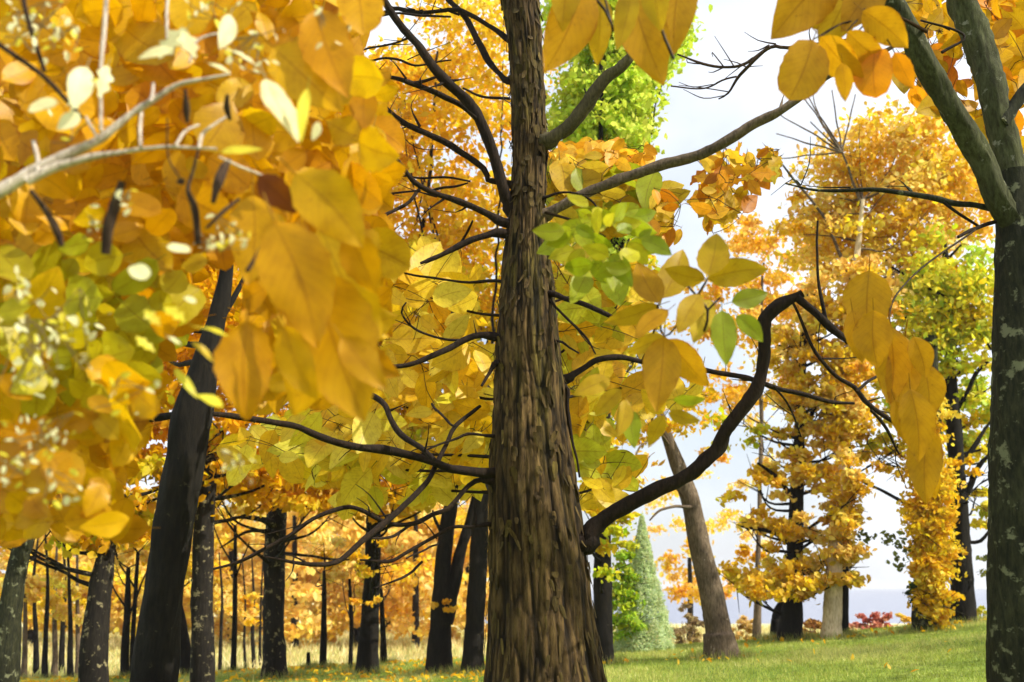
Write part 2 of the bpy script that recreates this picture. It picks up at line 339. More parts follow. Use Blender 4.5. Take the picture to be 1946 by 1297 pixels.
# ================================================================== GROUND, LAKE
def ground_mat():
    m, nt, N, L = nodes('lawn_ground'); tc = N('ShaderNodeTexCoord')
    n1 = N('ShaderNodeTexNoise'); n1.inputs['Scale'].default_value = .55; n1.inputs['Detail'].default_value = 5; L(tc.outputs['Object'], n1.inputs['Vector'])
    n2 = N('ShaderNodeTexNoise'); n2.inputs['Scale'].default_value = 14; n2.inputs['Detail'].default_value = 6; L(tc.outputs['Object'], n2.inputs['Vector'])
    r1 = ramp(N, [(.3, (.10, .17, .025)), (.55, (.20, .27, .045)), (.75, (.36, .36, .10))]); L(n1.outputs[0], r1.inputs[0])
    r2 = ramp(N, [(.3, (.6, .6, .6)), (.7, (1.3, 1.3, 1.2))]); L(n2.outputs[0], r2.inputs[0])
    mx = N('ShaderNodeMix', data_type='RGBA', blend_type='MULTIPLY'); mx.inputs[0].default_value = 1; L(r1.outputs[0], mx.inputs[6]); L(r2.outputs[0], mx.inputs[7])
    sx = N('ShaderNodeSeparateXYZ'); L(tc.outputs['Object'], sx.inputs[0])
    mr = N('ShaderNodeMapRange'); mr.inputs[1].default_value = 20; mr.inputs[2].default_value = 27; L(sx.outputs[1], mr.inputs[0])
    straw = ramp(N, [(.3, (.46, .42, .18)), (.7, (.74, .66, .38))]); L(n1.outputs[0], straw.inputs[0])
    m2 = N('ShaderNodeMix', data_type='RGBA'); L(mr.outputs[0], m2.inputs[0]); L(mx.outputs[2], m2.inputs[6]); L(straw.outputs[0], m2.inputs[7])
    b = N('ShaderNodeBsdfPrincipled'); b.inputs['Roughness'].default_value = 1; b.inputs['Specular IOR Level'].default_value = .1; L(m2.outputs[2], b.inputs['Base Color'])
    bp = N('ShaderNodeBump'); bp.inputs['Strength'].default_value = .6; bp.inputs['Distance'].default_value = .05; L(n2.outputs[0], bp.inputs['Height']); L(bp.outputs[0], b.inputs['Normal'])
    o = N('ShaderNodeOutputMaterial'); L(b.outputs[0], o.inputs[0]); return m
ys = np.concatenate([np.linspace(-30, 4, 18), np.linspace(4.4, 40, 90), np.linspace(41, 110, 60), np.geomspace(115, 6000, 26)])
xs = np.concatenate([-np.geomspace(6000, 42, 24), np.linspace(-40, 40, 110), np.geomspace(42, 6000, 24)])
gx, gy = np.meshgrid(xs, ys, indexing='ij'); gz = ground(gx, gy); mb = MB(); k = len(ys)
i, j = np.meshgrid(np.arange(len(xs) - 1), np.arange(k - 1), indexing='ij')
mb.add(np.stack([gx, gy, gz], -1).reshape(-1, 3), np.stack([i * k + j, (i + 1) * k + j, (i + 1) * k + j + 1, i * k + j + 1], -1).reshape(-1, 4))
tag(mb.build('ground', ground_mat()), kind='structure')
m, nt, N, L = nodes('lake_water'); b = N('ShaderNodeBsdfPrincipled'); b.inputs['Base Color'].default_value = (.22, .24, .31, 1); b.inputs['Roughness'].default_value = .35
no = N('ShaderNodeTexNoise'); no.inputs['Scale'].default_value = .6; no.inputs['Detail'].default_value = 4; bp = N('ShaderNodeBump'); bp.inputs['Strength'].default_value = .9; bp.inputs['Distance'].default_value = .8
tc = N('ShaderNodeTexCoord'); L(tc.outputs['Object'], no.inputs['Vector']); L(no.outputs[0], bp.inputs['Height']); L(bp.outputs[0], b.inputs['Normal']); o = N('ShaderNodeOutputMaterial'); L(b.outputs[0], o.inputs[0])
mb = MB(); mb.add([[-300, 60, -1.6], [6000, 60, -1.6], [6000, 6000, -1.6], [-300, 6000, -1.6]], [[0, 1, 2, 3]])
tag(mb.build('lake_water', m), kind='structure')
# ------------------------------------------------------------------ grass blades, straw, fallen leaves
def blades(n, x0, x1, y0, y1, h, w, pal, yb=None):
    y = rng.uniform(y0, y1, n) if yb is None else y0 + (y1 - y0) * rng.random(n) ** yb
    u = rng.uniform(x0, x1, n); x = u * y * 1.0
    z = ground(x, y); pal = np.array(pal); nz = vnoise(np.stack([x * .8, y * .8, x * 0], 1))
    hh = h * rng.uniform(.5, 1.4, n) * (.6 + .8 * nz); a = rng.uniform(0, 6.28, n); ln = rng.normal(size=(n, 2)) * .35
    d = np.stack([np.cos(a), np.sin(a), 0 * a], 1) * (w * rng.uniform(.6, 1.3, n))[:, None]
    b = np.stack([x, y, z - .01], 1); t = b + np.stack([ln[:, 0] * hh, ln[:, 1] * hh, hh], 1)
    v = np.stack([b - d, b + d, t], 1).reshape(-1, 3); f = np.arange(3 * n).reshape(-1, 3)
    ci = np.clip((nz * len(pal) + rng.normal(size=n) * .7).astype(int), 0, len(pal) - 1)
    mb = MB(); mb.add(v, f, None, np.repeat(pal[ci] * rng.uniform(.75, 1.25, (n, 1)), 3, 0)); return mb
tag(blades(230000, -.6, .62, 8.6, 24, .055, .006, [(.24, .32, .05), (.34, .43, .07), (.46, .52, .11), (.62, .62, .20)], .8).build('grass', M_LEAF, None, False), kind='stuff')
tag(blades(60000, -.75, .6, 25, 60, .3, .04, [(.55, .48, .18), (.66, .58, .26), (.5, .52, .2), (.78, .70, .40)]).build('dry_meadow_grass', M_LEAF, None, False), kind='stuff')
n = 4200; y = rng.uniform(9, 22, n); x = rng.uniform(-.6, .55, n) * y; keep = rng.random(n) < np.where(x < 1, 1, .02); x = x[keep]; y = y[keep]; n = len(x)
mb = MB(); small_leaves(mb, np.stack([x, y, ground(x, y) + .045], 1), rng.uniform(.06, .13, n), np.array(GOLD + ORANGE)[rng.integers(0, 8, n)], flat=3.0)
tag(mb.build('fallen_leaves', M_LEAF), kind='stuff')
# ================================================================== MAIN TREE
YM = 7.2
edge = np.array([(-420, 955, 1012), (-200, 948, 1016), (0, 950, 1025), (100, 967, 1031), (200, 972, 1037), (300, 974, 1040), (400, 968, 1036), (480, 958, 1046), (560, 950, 1056), (640, 940, 1062), (720, 938, 1073), (800, 932, 1081), (880, 927, 1092), (960, 926, 1105), (1040, 926, 1118), (1120, 925, 1127), (1200, 922, 1138), (1297, 914, 1157), (1390, 895, 1188), (1450, 868, 1218), (1485, 838, 1248)], float)
def tcen(y): return (np.interp(y, edge[:, 0], edge[:, 1]) + np.interp(y, edge[:, 0], edge[:, 2])) / 2
hick = empty('hickory_tree', (P(1040, 1460, YM)[0], YM, float(ground(.3, YM))), 'big shaggy-barked hickory tree with wide brown trunk and many dark limbs in centre', 'tree')
def main_trunk():
    nr, ns = 620, 240
    yy = np.linspace(-420, 1485, nr); l = np.interp(yy, edge[:, 0], edge[:, 1]); r = np.interp(yy, edge[:, 0], edge[:, 2])
    ker = np.ones(25) / 25; pad = lambda q: np.convolve(np.pad(q, 12, mode='edge'), ker, 'valid')
    l, r = pad(l), pad(r)
    cen = np.array([P((a + b) / 2, y_, YM) for a, b, y_ in zip(l, r, yy)]); rad = np.array([(b - a) / 2 * mpp((a + b) / 2, y_, YM) for a, b, y_ in zip(l, r, yy)]) * .97
    th = np.linspace(0, 2 * math.pi, ns, endpoint=False); Z = cen[:, 2]
    TH, ZZ = np.meshgrid(th, Z); RR = np.repeat(rad[:, None], ns, 1); c, s = np.cos(TH), np.sin(TH)
    up = sstep(1.0, 3.2, ZZ)                               # bark turns from long ridges to shaggy plates
    warp = vnoise(np.stack([c * 2, s * 2, ZZ * 1.3], -1)) * 2.4
    def ridged(k, fz, o): 
        q = vnoise(np.stack([c * k + warp * .35 + o, s * k + o, ZZ * fz + warp], -1)); return 1 - np.abs(2 * q - 1)
    fis = ridged(5.0, 1.3, 3) ** 3 * .65 + ridged(11, 3.4, 9) ** 4 * .6
    fis = fis * (1 - .45 * up) + up * (ridged(8, 7.5, 21) ** 4) * .6
    fine = vnoise(np.stack([c * 28, s * 28, ZZ * 6], -1)) - .5; mid = vnoise(np.stack([c * 9, s * 9, ZZ * 3.5], -1)) - .5
    lob = np.sin(TH * 5 + 1.1 + warp * .5) * sstep(1.2, -.2, ZZ) * .06
    plate = (vnoise(np.stack([c * 6, s * 6, ZZ * 7 + warp], -1)) - .5) * up
    D = RR * (1 + lob) - .023 * fis * (RR / .35) + .014 * fine + .026 * mid + .024 * plate
    V = cen[:, None] + np.stack([c * D, s * D, np.zeros_like(D)], -1)
    i, j = np.meshgrid(np.arange(nr - 1), np.arange(ns), indexing='ij'); j2 = (j + 1) % ns
    f = np.stack([i * ns + j, i * ns + j2, (i + 1) * ns + j2, (i + 1) * ns + j], -1).reshape(-1, 4)
    col = np.stack([1 - np.clip(fis * 1.25, 0, 1), 1 - .8 * sstep(.45, .75, vnoise(np.stack([c * 3, s * 3, ZZ * 2.2], -1))) * up, np.ones_like(fis)], -1)
    mb = MB(); mb.add(V.reshape(-1, 3), f, np.stack([TH, ZZ], -1).reshape(-1, 2), col.reshape(-1, 3))
    # loose bark strips that lift off the trunk, more of them higher up
    for _ in range(760):
        z = rng.uniform(.5, 6.5) if rng.random() < .8 else rng.uniform(0, 2); a = rng.uniform(0, 2 * math.pi); k = np.argmin(abs(Z - z)); R0 = rad[k]
        ln = rng.uniform(.04, .13) if z > 1.2 else rng.uniform(.06, .2); w = rng.uniform(.007, .022) if z > 1.2 else rng.uniform(.005, .015) ; tw = rng.normal() * .5; n_ = 6
        lift = rng.uniform(.002, .030) * (1.0 if z > 1.6 else .35); inv = rng.random() < .3
        vv = []
        for q in range(n_):
            t = q / (n_ - 1); zz = z - ln * t; kk = np.argmin(abs(Z - zz)); tt = 1 - t if inv else t
            aa = a + tw * ln * t / R0 * .4; rr = rad[kk] + .004 + lift * tt ** 2; ww = w * (.6 + .6 * math.sin(math.pi * min(1, t + .15))) / R0
            for sg in (-1, 0, 1):
                r_ = rr + (.003 if sg == 0 else 0); vv.append(cen[kk] * [1, 1, 0] + [math.cos(aa + sg * ww) * r_, math.sin(aa + sg * ww) * r_, zz])
        ff = [[q * 3 + e, q * 3 + e + 1, q * 3 + e + 4, q * 3 + e + 3] for q in range(n_ - 1) for e in (0, 1)]
        mb.add(vv, ff, None, (rng.uniform(.3, .85), rng.uniform(.3, 1), 1))
    mb.build('trunk', M_HICK, hick)
main_trunk()
def limb(pts, dy=0.0, mat=None, name='limb', attach=True, parent=hick, Y=YM, twigs=0, seg=10):
    pts = list(pts)
    if attach: p0 = pts[0]; e_ = 1.45 if p0[2] < 30 else 1.2; pts = [(tcen(p0[1]), p0[1] + 4, p0[2] * 1.5), (p0[0], p0[1], p0[2] * e_)] + ([(p0[0] + (pts[1][0] - p0[0]) * .35, p0[1] + (pts[1][1] - p0[1]) * .35, p0[2])] if math.hypot(pts[1][0] - p0[0], pts[1][1] - p0[1]) > 30 else []) + pts[1:]
    mb = MB(); x, r = pxline(pts, Y, Y + dy); tube(mb, x, r, seg, .035, .2, .06, 14)
    p, rr = resample(x, r, .06)
    for _ in range(twigs):
        k = rng.integers(len(p) // 3, len(p) - 1); t = p[min(k + 1, len(p) - 1)] - p[k - 1]; t = unit(t)
        d = unit(t * .8 + rng.normal(size=3) * .6 + np.array([0, 0, .3])); ln = rng.uniform(.12, .4); mid_ = p[k] + d * ln * .5 + rng.normal(size=3) * .02
        tube(mb, [p[k], mid_, p[k] + d * ln + rng.normal(size=3) * .04], [rr[k] * .45 + .001, .004, .002], 6, .05, 0)
    return mb.build(name, mat or M_LIMB, parent)
LEFT = [
 ([(974, 400, 22), (962, 360, 22), (946, 310, 21), (910, 230, 21), (852, 155, 19), (801, 94, 16), (744, 32, 14), (700, -40, 11)], -.5, 4),
 ([(955, 352, 11), (924, 346, 11), (917, 325, 12), (852, 281, 12), (798, 241, 12), (744, 216, 11), (701, 194, 9), (670, 172, 6)], -.3, 5),
 ([(956, 421, 14), (888, 392, 12), (830, 374, 11), (794, 353, 10), (773, 331, 8), (755, 306, 7), (722, 270, 6), (665, 238, 4)], -.4, 5),
 ([(964, 155, 10), (924, 108, 13), (888, 47, 12), (852, 4, 10), (820, -40, 8)], .4, 3),
 ([(967, 79, 9), (888, 32, 9), (852, 22, 8), (755, 20, 8), (722, 32, 7), (661, 52, 6)], .5, 5),
 ([(953, 444, 13), (874, 470, 12), (827, 489, 9), (800, 500, 5)], -.2, 1),
 ([(935, 642, 12), (906, 639, 12), (877, 650, 12), (845, 671, 12), (787, 693, 10), (733, 698, 8)], -.4, 1),
 ([(946, 696, 8), (930, 716, 7), (915, 738, 5)], -.2, 0),
 ([(931, 830, 5), (888, 826, 6), (863, 837, 5), (812, 853, 4)], -.3, 1),
 ([(974, 902, 26), (917, 902, 20), (859, 895, 17), (822, 880, 15), (758, 864, 17), (704, 855, 16), (672, 848, 15), (600, 828, 14), (558, 813, 13), (468, 801, 12), (410, 794, 9)], -1.2, 2),
 ([(935, 915, 14), (910, 912, 10), (888, 922, 9), (852, 963, 9), (823, 974, 9), (787, 992, 9), (740, 993, 9), (683, 972, 9), (648, 969, 9), (594, 988, 8), (554, 1017, 8), (504, 1042, 7), (457, 1064, 6), (403, 1082, 5)], -.8, 4),
 ([(925, 990, 7), (892, 1001, 7), (863, 1006, 7), (830, 1024, 7), (780, 1053, 7), (744, 1071, 7), (683, 1071, 4)], -.5, 2),
]
for pts, dy, tw in LEFT: limb(pts, dy, twigs=tw)
SUB = [
 ([(910, 230, 11), (880, 205, 11), (830, 180, 11), (787, 158, 10), (755, 144, 8), (694, 140, 5)], -.3, 4),
 ([(787, 158, 6), (840, 147, 5), (862, 150, 3)], 0, 0),
 ([(798, 358, 6), (770, 388, 6), (726, 412, 7), (700, 438, 8), (679, 463, 6)], -.2, 1),
 ([(773, 334, 5), (700, 340, 5), (658, 346, 5)], .0, 2), ([(816, 364, 5), (870, 352, 5), (895, 345, 3)], 0, 0), ([(773, 334, 4), (840, 338, 5), (890, 346, 4)], .1, 0),
 ([(874, 465, 5), (888, 440, 5), (899, 418, 4)], 0, 0), ([(726, 30, 5), (790, 30, 5), (860, 32, 4)], .3, 1),
 ([(884, 646, 5), (845, 646, 5), (794, 628, 5), (762, 596, 4), (769, 576, 3)], -.2, 2),
 ([(740, 300, 4), (742, 262, 4), (775, 240, 3)], -.2, 1), ([(700, 118, 4), (760, 110, 5), (800, 125, 4), (860, 118, 3)], 0, 3), ([(690, 95, 4), (730, 85, 4), (775, 72, 3)], 0, 2), ([(664, 308, 3), (720, 322, 3), (760, 312, 3)], 0, 2), ([(690, 360, 3), (740, 368, 4), (800, 362, 4)], 0, 1), ([(880, 168, 4), (915, 182, 5), (970, 186, 6)], 0, 1),
 ([(913, 772, 6), (899, 783, 8), (863, 815, 9), (848, 848, 9), (834, 880, 10), (823, 906, 11), (802, 931, 12), (744, 985, 13), (701, 1024, 13), (647, 1064, 11), (600, 1069, 9), (540, 1066, 6), (500, 1060, 3)], -1.0, 3),
 ([(821, 768, 5), (845, 790, 5), (866, 812, 5)], -.5, 0),
 ([(618, 736, 12), (672, 745, 12), (708, 754, 12), (733, 772, 12), (748, 804, 12), (762, 826, 11), (798, 851, 11), (822, 880, 10)], -.6, 2),
 ([(791, 992, 6), (744, 1024, 6), (704, 1027, 4)], -.7, 1), ([(834, 1030, 4), (800, 1054, 4), (773, 1066, 3)], -.5, 0), ([(802, 1068, 5), (762, 1096, 5), (719, 1116, 3)], -.4, 0),
 ([(684, 480, 4), (720, 496, 6), (762, 512, 6)], -.4, 1),
]
for pts, dy, tw in SUB: limb(pts, dy - .25, twigs=tw, attach=False, name='branch', seg=8)
RIGHT = [
 ([(1045, 272, 24), (1075, 248, 26), (1102, 215, 27), (1125, 178, 26), (1152, 145, 24), (1176, 126, 22), (1206, 90, 18), (1236, 20, 14), (1250, -60, 9)], -.6, M_GREENLIMB, 1),
 ([(1050, 561, 10), (1104, 578, 10), (1151, 601, 9), (1190, 618, 5)], -.5, None, 1),
 ([(1048, 574, 5), (1090, 617, 5), (1111, 642, 5), (1126, 671, 3)], -.4, None, 1), ([(1061, 650, 4), (1085, 664, 4), (1102, 674, 3)], -.2, None, 0),
 ([(1072, 723, 14), (1104, 704, 12), (1133, 689, 11), (1176, 686, 11), (1219, 689, 10), (1290, 698, 10), (1347, 708, 10), (1426, 723, 10), (1498, 740, 9), (1570, 767, 8), (1617, 772, 5)], .6, None, 4),
 ([(1112, 1028, 40), (1124, 1000, 34), (1158, 972, 31), (1230, 934, 29), (1299, 906, 27), (1352, 874, 27), (1370, 846, 27), (1383, 819, 25), (1415, 776, 25), (1440, 729, 24), (1452, 653, 24), (1455, 614, 27), (1480, 585, 24), (1520, 556, 14)], -.5, None, 4),
 ([(1032, 380, 6), (1064, 367, 5), (1090, 367, 4), (1122, 382, 4), (1155, 432, 3)], -.3, None, 1),
 ([(1036, 404, 20), (1110, 368, 20), (1180, 342, 21), (1246, 324, 22), (1300, 306, 21), (1354, 284, 21), (1426, 241, 19), (1498, 198, 16), (1570, 155, 13), (1635, 119, 11), (1678, 104, 9), (1707, 86, 6)], -.8, M_BROWN, 1),
 ([(1072, 730, 7), (1086, 833, 5), (1095, 869, 5), (1100, 905, 4)], -.1, None, 0),
]
for pts, dy, mt, tw in RIGHT: limb(pts, dy, mt, twigs=tw)
for pts, dy, tw in [
 ([(1514, 566, 16), (1545, 596, 15), (1577, 628, 15), (1610, 655, 11)], 0, 0), ([(1554, 420, 4), (1557, 477, 5), (1559, 534, 6), (1566, 585, 7), (1574, 622, 6)], 0, 1),
 ([(1505, 572, 5), (1541, 646, 7), (1563, 682, 8), (1595, 722, 8), (1628, 743, 9), (1642, 765, 10), (1671, 790, 9), (1714, 815, 7), (1768, 844, 4)], .2, 5),
 ([(1628, 745, 6), (1655, 724, 6), (1680, 709, 4)], .2, 0), ([(1655, 780, 6), (1690, 815, 6), (1714, 858, 4)], .2, 1), ([(1470, 735, 5), (1500, 770, 4), (1525, 830, 3)], .4, 1)]:
    limb(pts, dy, twigs=tw, attach=False, name='branch', Y=YM - .5, seg=8)
# hickory leaves: hand-placed sprays in front, looser sprays on the limbs behind
GC, OC, YC, BG = srgb(194, 160, 22), srgb(202, 152, 18), srgb(206, 180, 46), srgb(140, 150, 18)
LG = srgb(158, 170, 30)
mb = MB(); YS = 3.4
for a in [(1250, 580, 1146, 614, .36, GC), (1252, 576, 1212, 496, .62, OC), (1258, 568, 1300, 470, .5, GC), (1262, 640, 1246, 782, .52, OC), (1268, 645, 1346, 738, .52, OC), (1262, 640, 1192, 672, .46, GC), (1270, 590, 1206, 640, .5, OC),
          (1345, 530, 1462, 512, .5, GC), (1345, 525, 1362, 440, .66, GC), (1340, 530, 1262, 512, .55, GC), (1372, 590, 1382, 694, .5, LG), (1390, 575, 1462, 556, .5, BG), (1400, 600, 1450, 650, .55, LG), (1330, 560, 1290, 630, .5, GC), (1350, 570, 1320, 650, .5, YC),
          (1262, 790, 1232, 850, .5, GC), (1270, 785, 1330, 800, .45, GC), (1280, 760, 1340, 760, .4, LG), (1200, 780, 1206, 850, .5, LG), (1180, 740, 1130, 790, .5, GC), (1190, 760, 1175, 830, .45, GC), (1160, 720, 1090, 750, .5, GC)]:
    pxleaf(mb, *a, YS + rng.uniform(-.15, .15), rng.uniform(-.06, .06), roll=rng.normal() * .25, curl=.1)
tube(mb, *pxline([(1250, 580, 4), (1262, 640, 4), (1300, 600, 4), (1345, 530, 4)], YS), 6, .03, 0, col=(.05, .035, .015)); tube(mb, *pxline([(1219, 689, 5), (1240, 640, 4), (1250, 580, 4)], 6.0, YS), 6, .05, 0, col=(.05, .035, .015))
tube(mb, *pxline([(1308, 545, 5), (1345, 590, 6), (1338, 630, 5)], YS - .1), 6, .03, 0, col=(.05, .035, .015)); tube(mb, *pxline([(1345, 590, 5), (1368, 566, 4)], YS - .1), 6, .03, 0, col=(.05, .035, .015))
mb.build('leaf_spray', M_BLADE, hick)
mb = MB()
for k_ in range(46):
    t = rng.uniform(0, 6.28); rx, ry = rng.uniform(.15, 1) * 80, rng.uniform(.15, 1) * 75; bx, by = 1145 + math.cos(t) * rx, 450 + math.sin(t) * ry; ln = rng.uniform(36, 68); a = t + rng.normal() * .5 if rng.random() < .7 else rng.uniform(0, 6.28)
    pxleaf(mb, bx, by, bx + math.cos(a) * ln, by + math.sin(a) * ln * .8 + 14, rng.uniform(.45, .65), [srgb(160, 168, 24), srgb(140, 156, 20), LG, srgb(190, 186, 36)][rng.integers(4)], rng.uniform(3.2, 3.9), rng.uniform(-.1, .1), roll=rng.normal() * .4)
tube(mb, *pxline([(1036, 404, 6), (1090, 420, 5), (1150, 450, 4)], YM, 3.6), 6, .05, 0, col=(.05, .035, .015))
mb.build('leaf_spray', M_BLADE, hick)
mb = MB()
for a in [(1112, -40, 1036, 138, .52, OC), (1142, -10, 1134, 124, .40, GC), (1196, -30, 1262, 160, .50, OC), (1200, -20, 1170, 95, .45, GC), (1300, -60, 1282, 102, .5, OC), (1245, -60, 1256, 60, .5, GC), (1090, -60, 1070, 60, .5, GC)]:
    pxleaf(mb, *a, rng.uniform(2.6, 3.0), .05, roll=rng.normal() * .15, curl=.06)
tube(mb, *pxline([(1060, -80, 6), (1150, 20, 6), (1165, 60, 5), (1150, 0, 4)], 2.9), 6, .04, 0, col=(.05, .035, .015)); tube(mb, *pxline([(1225, -60, 6), (1255, 50, 6), (1280, 112, 7)], 2.8), 6, .04, 0, col=(.05, .035, .015))
mb.build('leaf_spray', M_BLADE, hick)
def scatter(mb, blobs, pal, ln, Y, shapes=('ovate',), down=.5, wf=(.45, .7)):
    pal = np.array(pal)
    for (px, py, rx, ry, n) in blobs:
        joints = [P(px, py, sum(Y) / 2)]
        for _ in range(n):
            r = math.sqrt(rng.random()); t = rng.uniform(0, 6.28); bx, by = px + rx * r * math.cos(t), py + ry * r * math.sin(t)
            l = rng.uniform(*ln); a = rng.uniform(0, 6.28); dx, dy = math.cos(a) * l, math.sin(a) * l * .85 + down * l; sc = l / max(1, math.hypot(dx, dy)); y_ = rng.uniform(*Y)
            m_ = mpp(px, py, y_); bp_ = P(bx - dx * sc * .6, by - dy * sc * .6, y_)
            q_ = joints[int(np.argmin(np.linalg.norm(np.array(joints) - bp_, axis=1)))]; joints.append(bp_)
            tube(mb, [q_, (q_ + bp_) / 2 + rng.normal(size=3) * .015, bp_], [.0035, .003, .002], 5, .1, 0, col=(.10, .055, .015))
            pxleaf(mb, bx - dx * sc * .5, by - dy * sc * .5, bx + dx * sc * .5, by + dy * sc * .5, rng.uniform(*wf), pal[rng.integers(len(pal))] * rng.uniform(.85, 1.1), y_, rng.uniform(-.8, .8) * l * m_, roll=rng.normal() * .5, shape=shapes[rng.integers(len(shapes))], curl=rng.uniform(-.05, .2))
def sprays(blobs, pal, ln, Y, shapes=('ovate',), parent=hick):
    for b_ in blobs:
        mb = MB(); scatter(mb, [b_], pal, ln, Y, shapes); c_ = P(b_[0], b_[1], sum(Y) / 2); y0_ = b_[1] + 40
        if parent is hick and b_[1] > 450:
            a_ = P(tcen(y0_), y0_, YM + .05); tube(mb, [a_, (a_ * .5 + c_ * .5) + np.array([0, 0, -.06]), c_], [.016, .011, .006], 7, .08, .1, .04, col=(.03, .02, .01))
        mb.build('leaf_spray', M_BLADE, parent)
MIX = [srgb(242, 214, 60), srgb(244, 208, 40), srgb(246, 222, 70), srgb(228, 218, 56), srgb(244, 204, 34), srgb(248, 226, 80), srgb(238, 192, 28)]
sprays([(640, 830, 110, 80, 70), (800, 560, 130, 90, 75), (830, 720, 110, 110, 90), (700, 500, 60, 60, 26), (560, 860, 120, 60, 46), (900, 820, 50, 70, 28), (720, 900, 140, 60, 56), (860, 900, 60, 50, 24)], MIX, (38, 92), (7.6, 9.5))
sprays([(1110, 640, 70, 90, 45), (1150, 560, 90, 60, 30), (1140, 790, 80, 50, 40), (1160, 910, 60, 50, 24), (1240, 720, 90, 70, 26), (1110, 860, 24, 50, 10), (1120, 540, 60, 60, 25)], [srgb(244, 212, 50), srgb(240, 214, 66), srgb(206, 208, 50), srgb(242, 206, 40), srgb(236, 190, 34), srgb(214, 214, 60)], (40, 90), (7.6, 9.2))
sprays([(1140, 295, 105, 24, 70)], ORANGE, (22, 40), (7.8, 8.8))
sprays([(1160, 370, 120, 60, 55), (1080, 340, 50, 30, 14)], [LG, LG, GC, YC], (50, 90), (7.7, 8.8))
sprays([(1385, 350, 62, 62, 75), (1458, 310, 22, 26, 14), (1262, 420, 30, 60, 24), (1355, 400, 36, 30, 16)], ORANGE + [srgb(190, 120, 10), GC], (26, 52), (7.0, 8.2), ('ovate', 'maple'))
# ================================================================== FOREGROUND BRANCH (left, close to the lens)
fb = empty('overhanging_branch', (-2.2, 2.4, 1.4), 'close pale grey branch hung with large amber leaves reaching in from left', 'branch')
YB = 2.1
mb = MB()
for pts in [[(-120, 430, 26), (0, 362, 26), (60, 325, 24), (130, 290, 20), (190, 262, 16), (250, 215, 13), (290, 190, 12), (340, 160, 10), (400, 148, 7), (440, 140, 4)], [(50, 345, 17), (110, 318, 16), (170, 300, 13), (230, 290, 9), (300, 280, 7), (360, 281, 6), (410, 283, 5)],
            [(268, 282, 7), (269, 245, 7), (271, 212, 7)], [(285, 195, 8), (290, 175, 7), (291, 158, 6)], [(333, 278, 6), (350, 250, 6), (376, 238, 5)], [(378, 283, 7), (385, 255, 7), (405, 238, 6), (430, 222, 5)], [(72, 330, 9), (68, 295, 9), (62, 268, 8)], [(185, 262, 6), (168, 235, 6), (162, 222, 5)],
            [(192, 250, 7), (192, 130, 8), (198, 60, 9), (204, -30, 10)], [(416, 298, 4), (455, 312, 5), (500, 330, 5)], [(360, 120, 5), (375, 75, 5), (440, 60, 4)], [(318, 75, 6), (316, 30, 6), (320, -30, 6)]]:
    tube(mb, *pxline(pts, YB, YB + .05), 9, .012, .16, .012, 40)
mb.build('branch', M_GREY, fb)
mb = MB()
for pts in [[(-40, 55, 10), (20, 98, 10), (80, 140, 9), (125, 185, 8), (160, 222, 6)], [(40, -30, 9), (60, 50, 9), (86, 135, 8)], [(377, 285, 5), (365, 330, 6), (357, 360, 9), (372, 400, 14), (380, 465, 12)], [(392, 434, 6), (425, 402, 9), (456, 378, 6)], [(432, 180, 6), (430, 205, 14), (436, 228, 6)], [(352, 170, 5), (357, 210, 14), (360, 235, 7)],
            [(58, 362, 8), (85, 400, 12), (108, 440, 16), (118, 470, 10)], [(232, 345, 14), (222, 390, 20), (210, 430, 22), (205, 480, 16)], [(405, 385, 9), (415, 345, 20), (425, 320, 18), (436, 305, 8)], [(470, 515, 9), (486, 478, 7), (497, 458, 5)], [(318, 225, 3), (320, 300, 3), (345, 345, 3)], [(345, 345, 14), (340, 350, 6)]]:
    mb = MB(); tube(mb, *pxline(pts, YB - .02, YB + .02), 8, .012, .14, .012, 40); mb.build('twig', M_TWIG, fb)  # the thick ones stand in for trunks glimpsed through leaf gaps
AM = [srgb(220, 168, 6), srgb(214, 160, 6), srgb(224, 176, 8), srgb(208, 150, 6), srgb(220, 180, 12)]
LM = [srgb(196, 184, 26), srgb(180, 180, 34), srgb(206, 188, 24), srgb(192, 184, 28)]
tr3 = np.array([(500, 432), (640, 400), (690, 388), (780, 366), (900, 352), (1000, 334), (1200, 305), (1297, 292)], float)
mb = MB(); cnt = 0
while cnt < 1400:
    x, y = rng.uniform(-60, 730), rng.uniform(-60, 1010)
    lim = 1010 if x < 300 else 800
    if y > lim or (x > 640 and (y < 130 or y > 640) and rng.random() < .8) or (x > 560 and y > 760): continue
    if y > 480 and abs(x - np.interp(y, tr3[:, 0], tr3[:, 1])) < (85 if y > 630 else 62): continue
    if y > 770 and x > 250: continue
    l = rng.uniform(48, 108); a = rng.uniform(0, 6.28); dx, dy = math.cos(a), math.sin(a) * .8 + .6; q = l / math.hypot(dx, dy)
    lime = 1.0 if ((x - 130) / 230) ** 2 + ((y - 610) / 170) ** 2 < rng.uniform(.5, 1.2) else 0
    pal = LM if lime and rng.random() < .8 else AM
    Yq = rng.uniform(2.5, 4.4)
    blade(mb, P(x - dx * q * .5, y - dy * q * .5, Yq), P(x + dx * q * .5, y + dy * q * .5, Yq + rng.uniform(-.1, .1)), rng.uniform(.5, .8), pal[rng.integers(len(pal))] * rng.uniform(.8, 1.12), roll=rng.normal() * .38, wavy=rng.uniform(.02, .09), curl=rng.uniform(-.1, .3), shape=('ovate', 'round', 'obovate')[rng.integers(3)])
    cnt += 1
mb.build('foliage', M_BLADE, fb)
mb = MB(); BR = srgb(126, 68, 12)
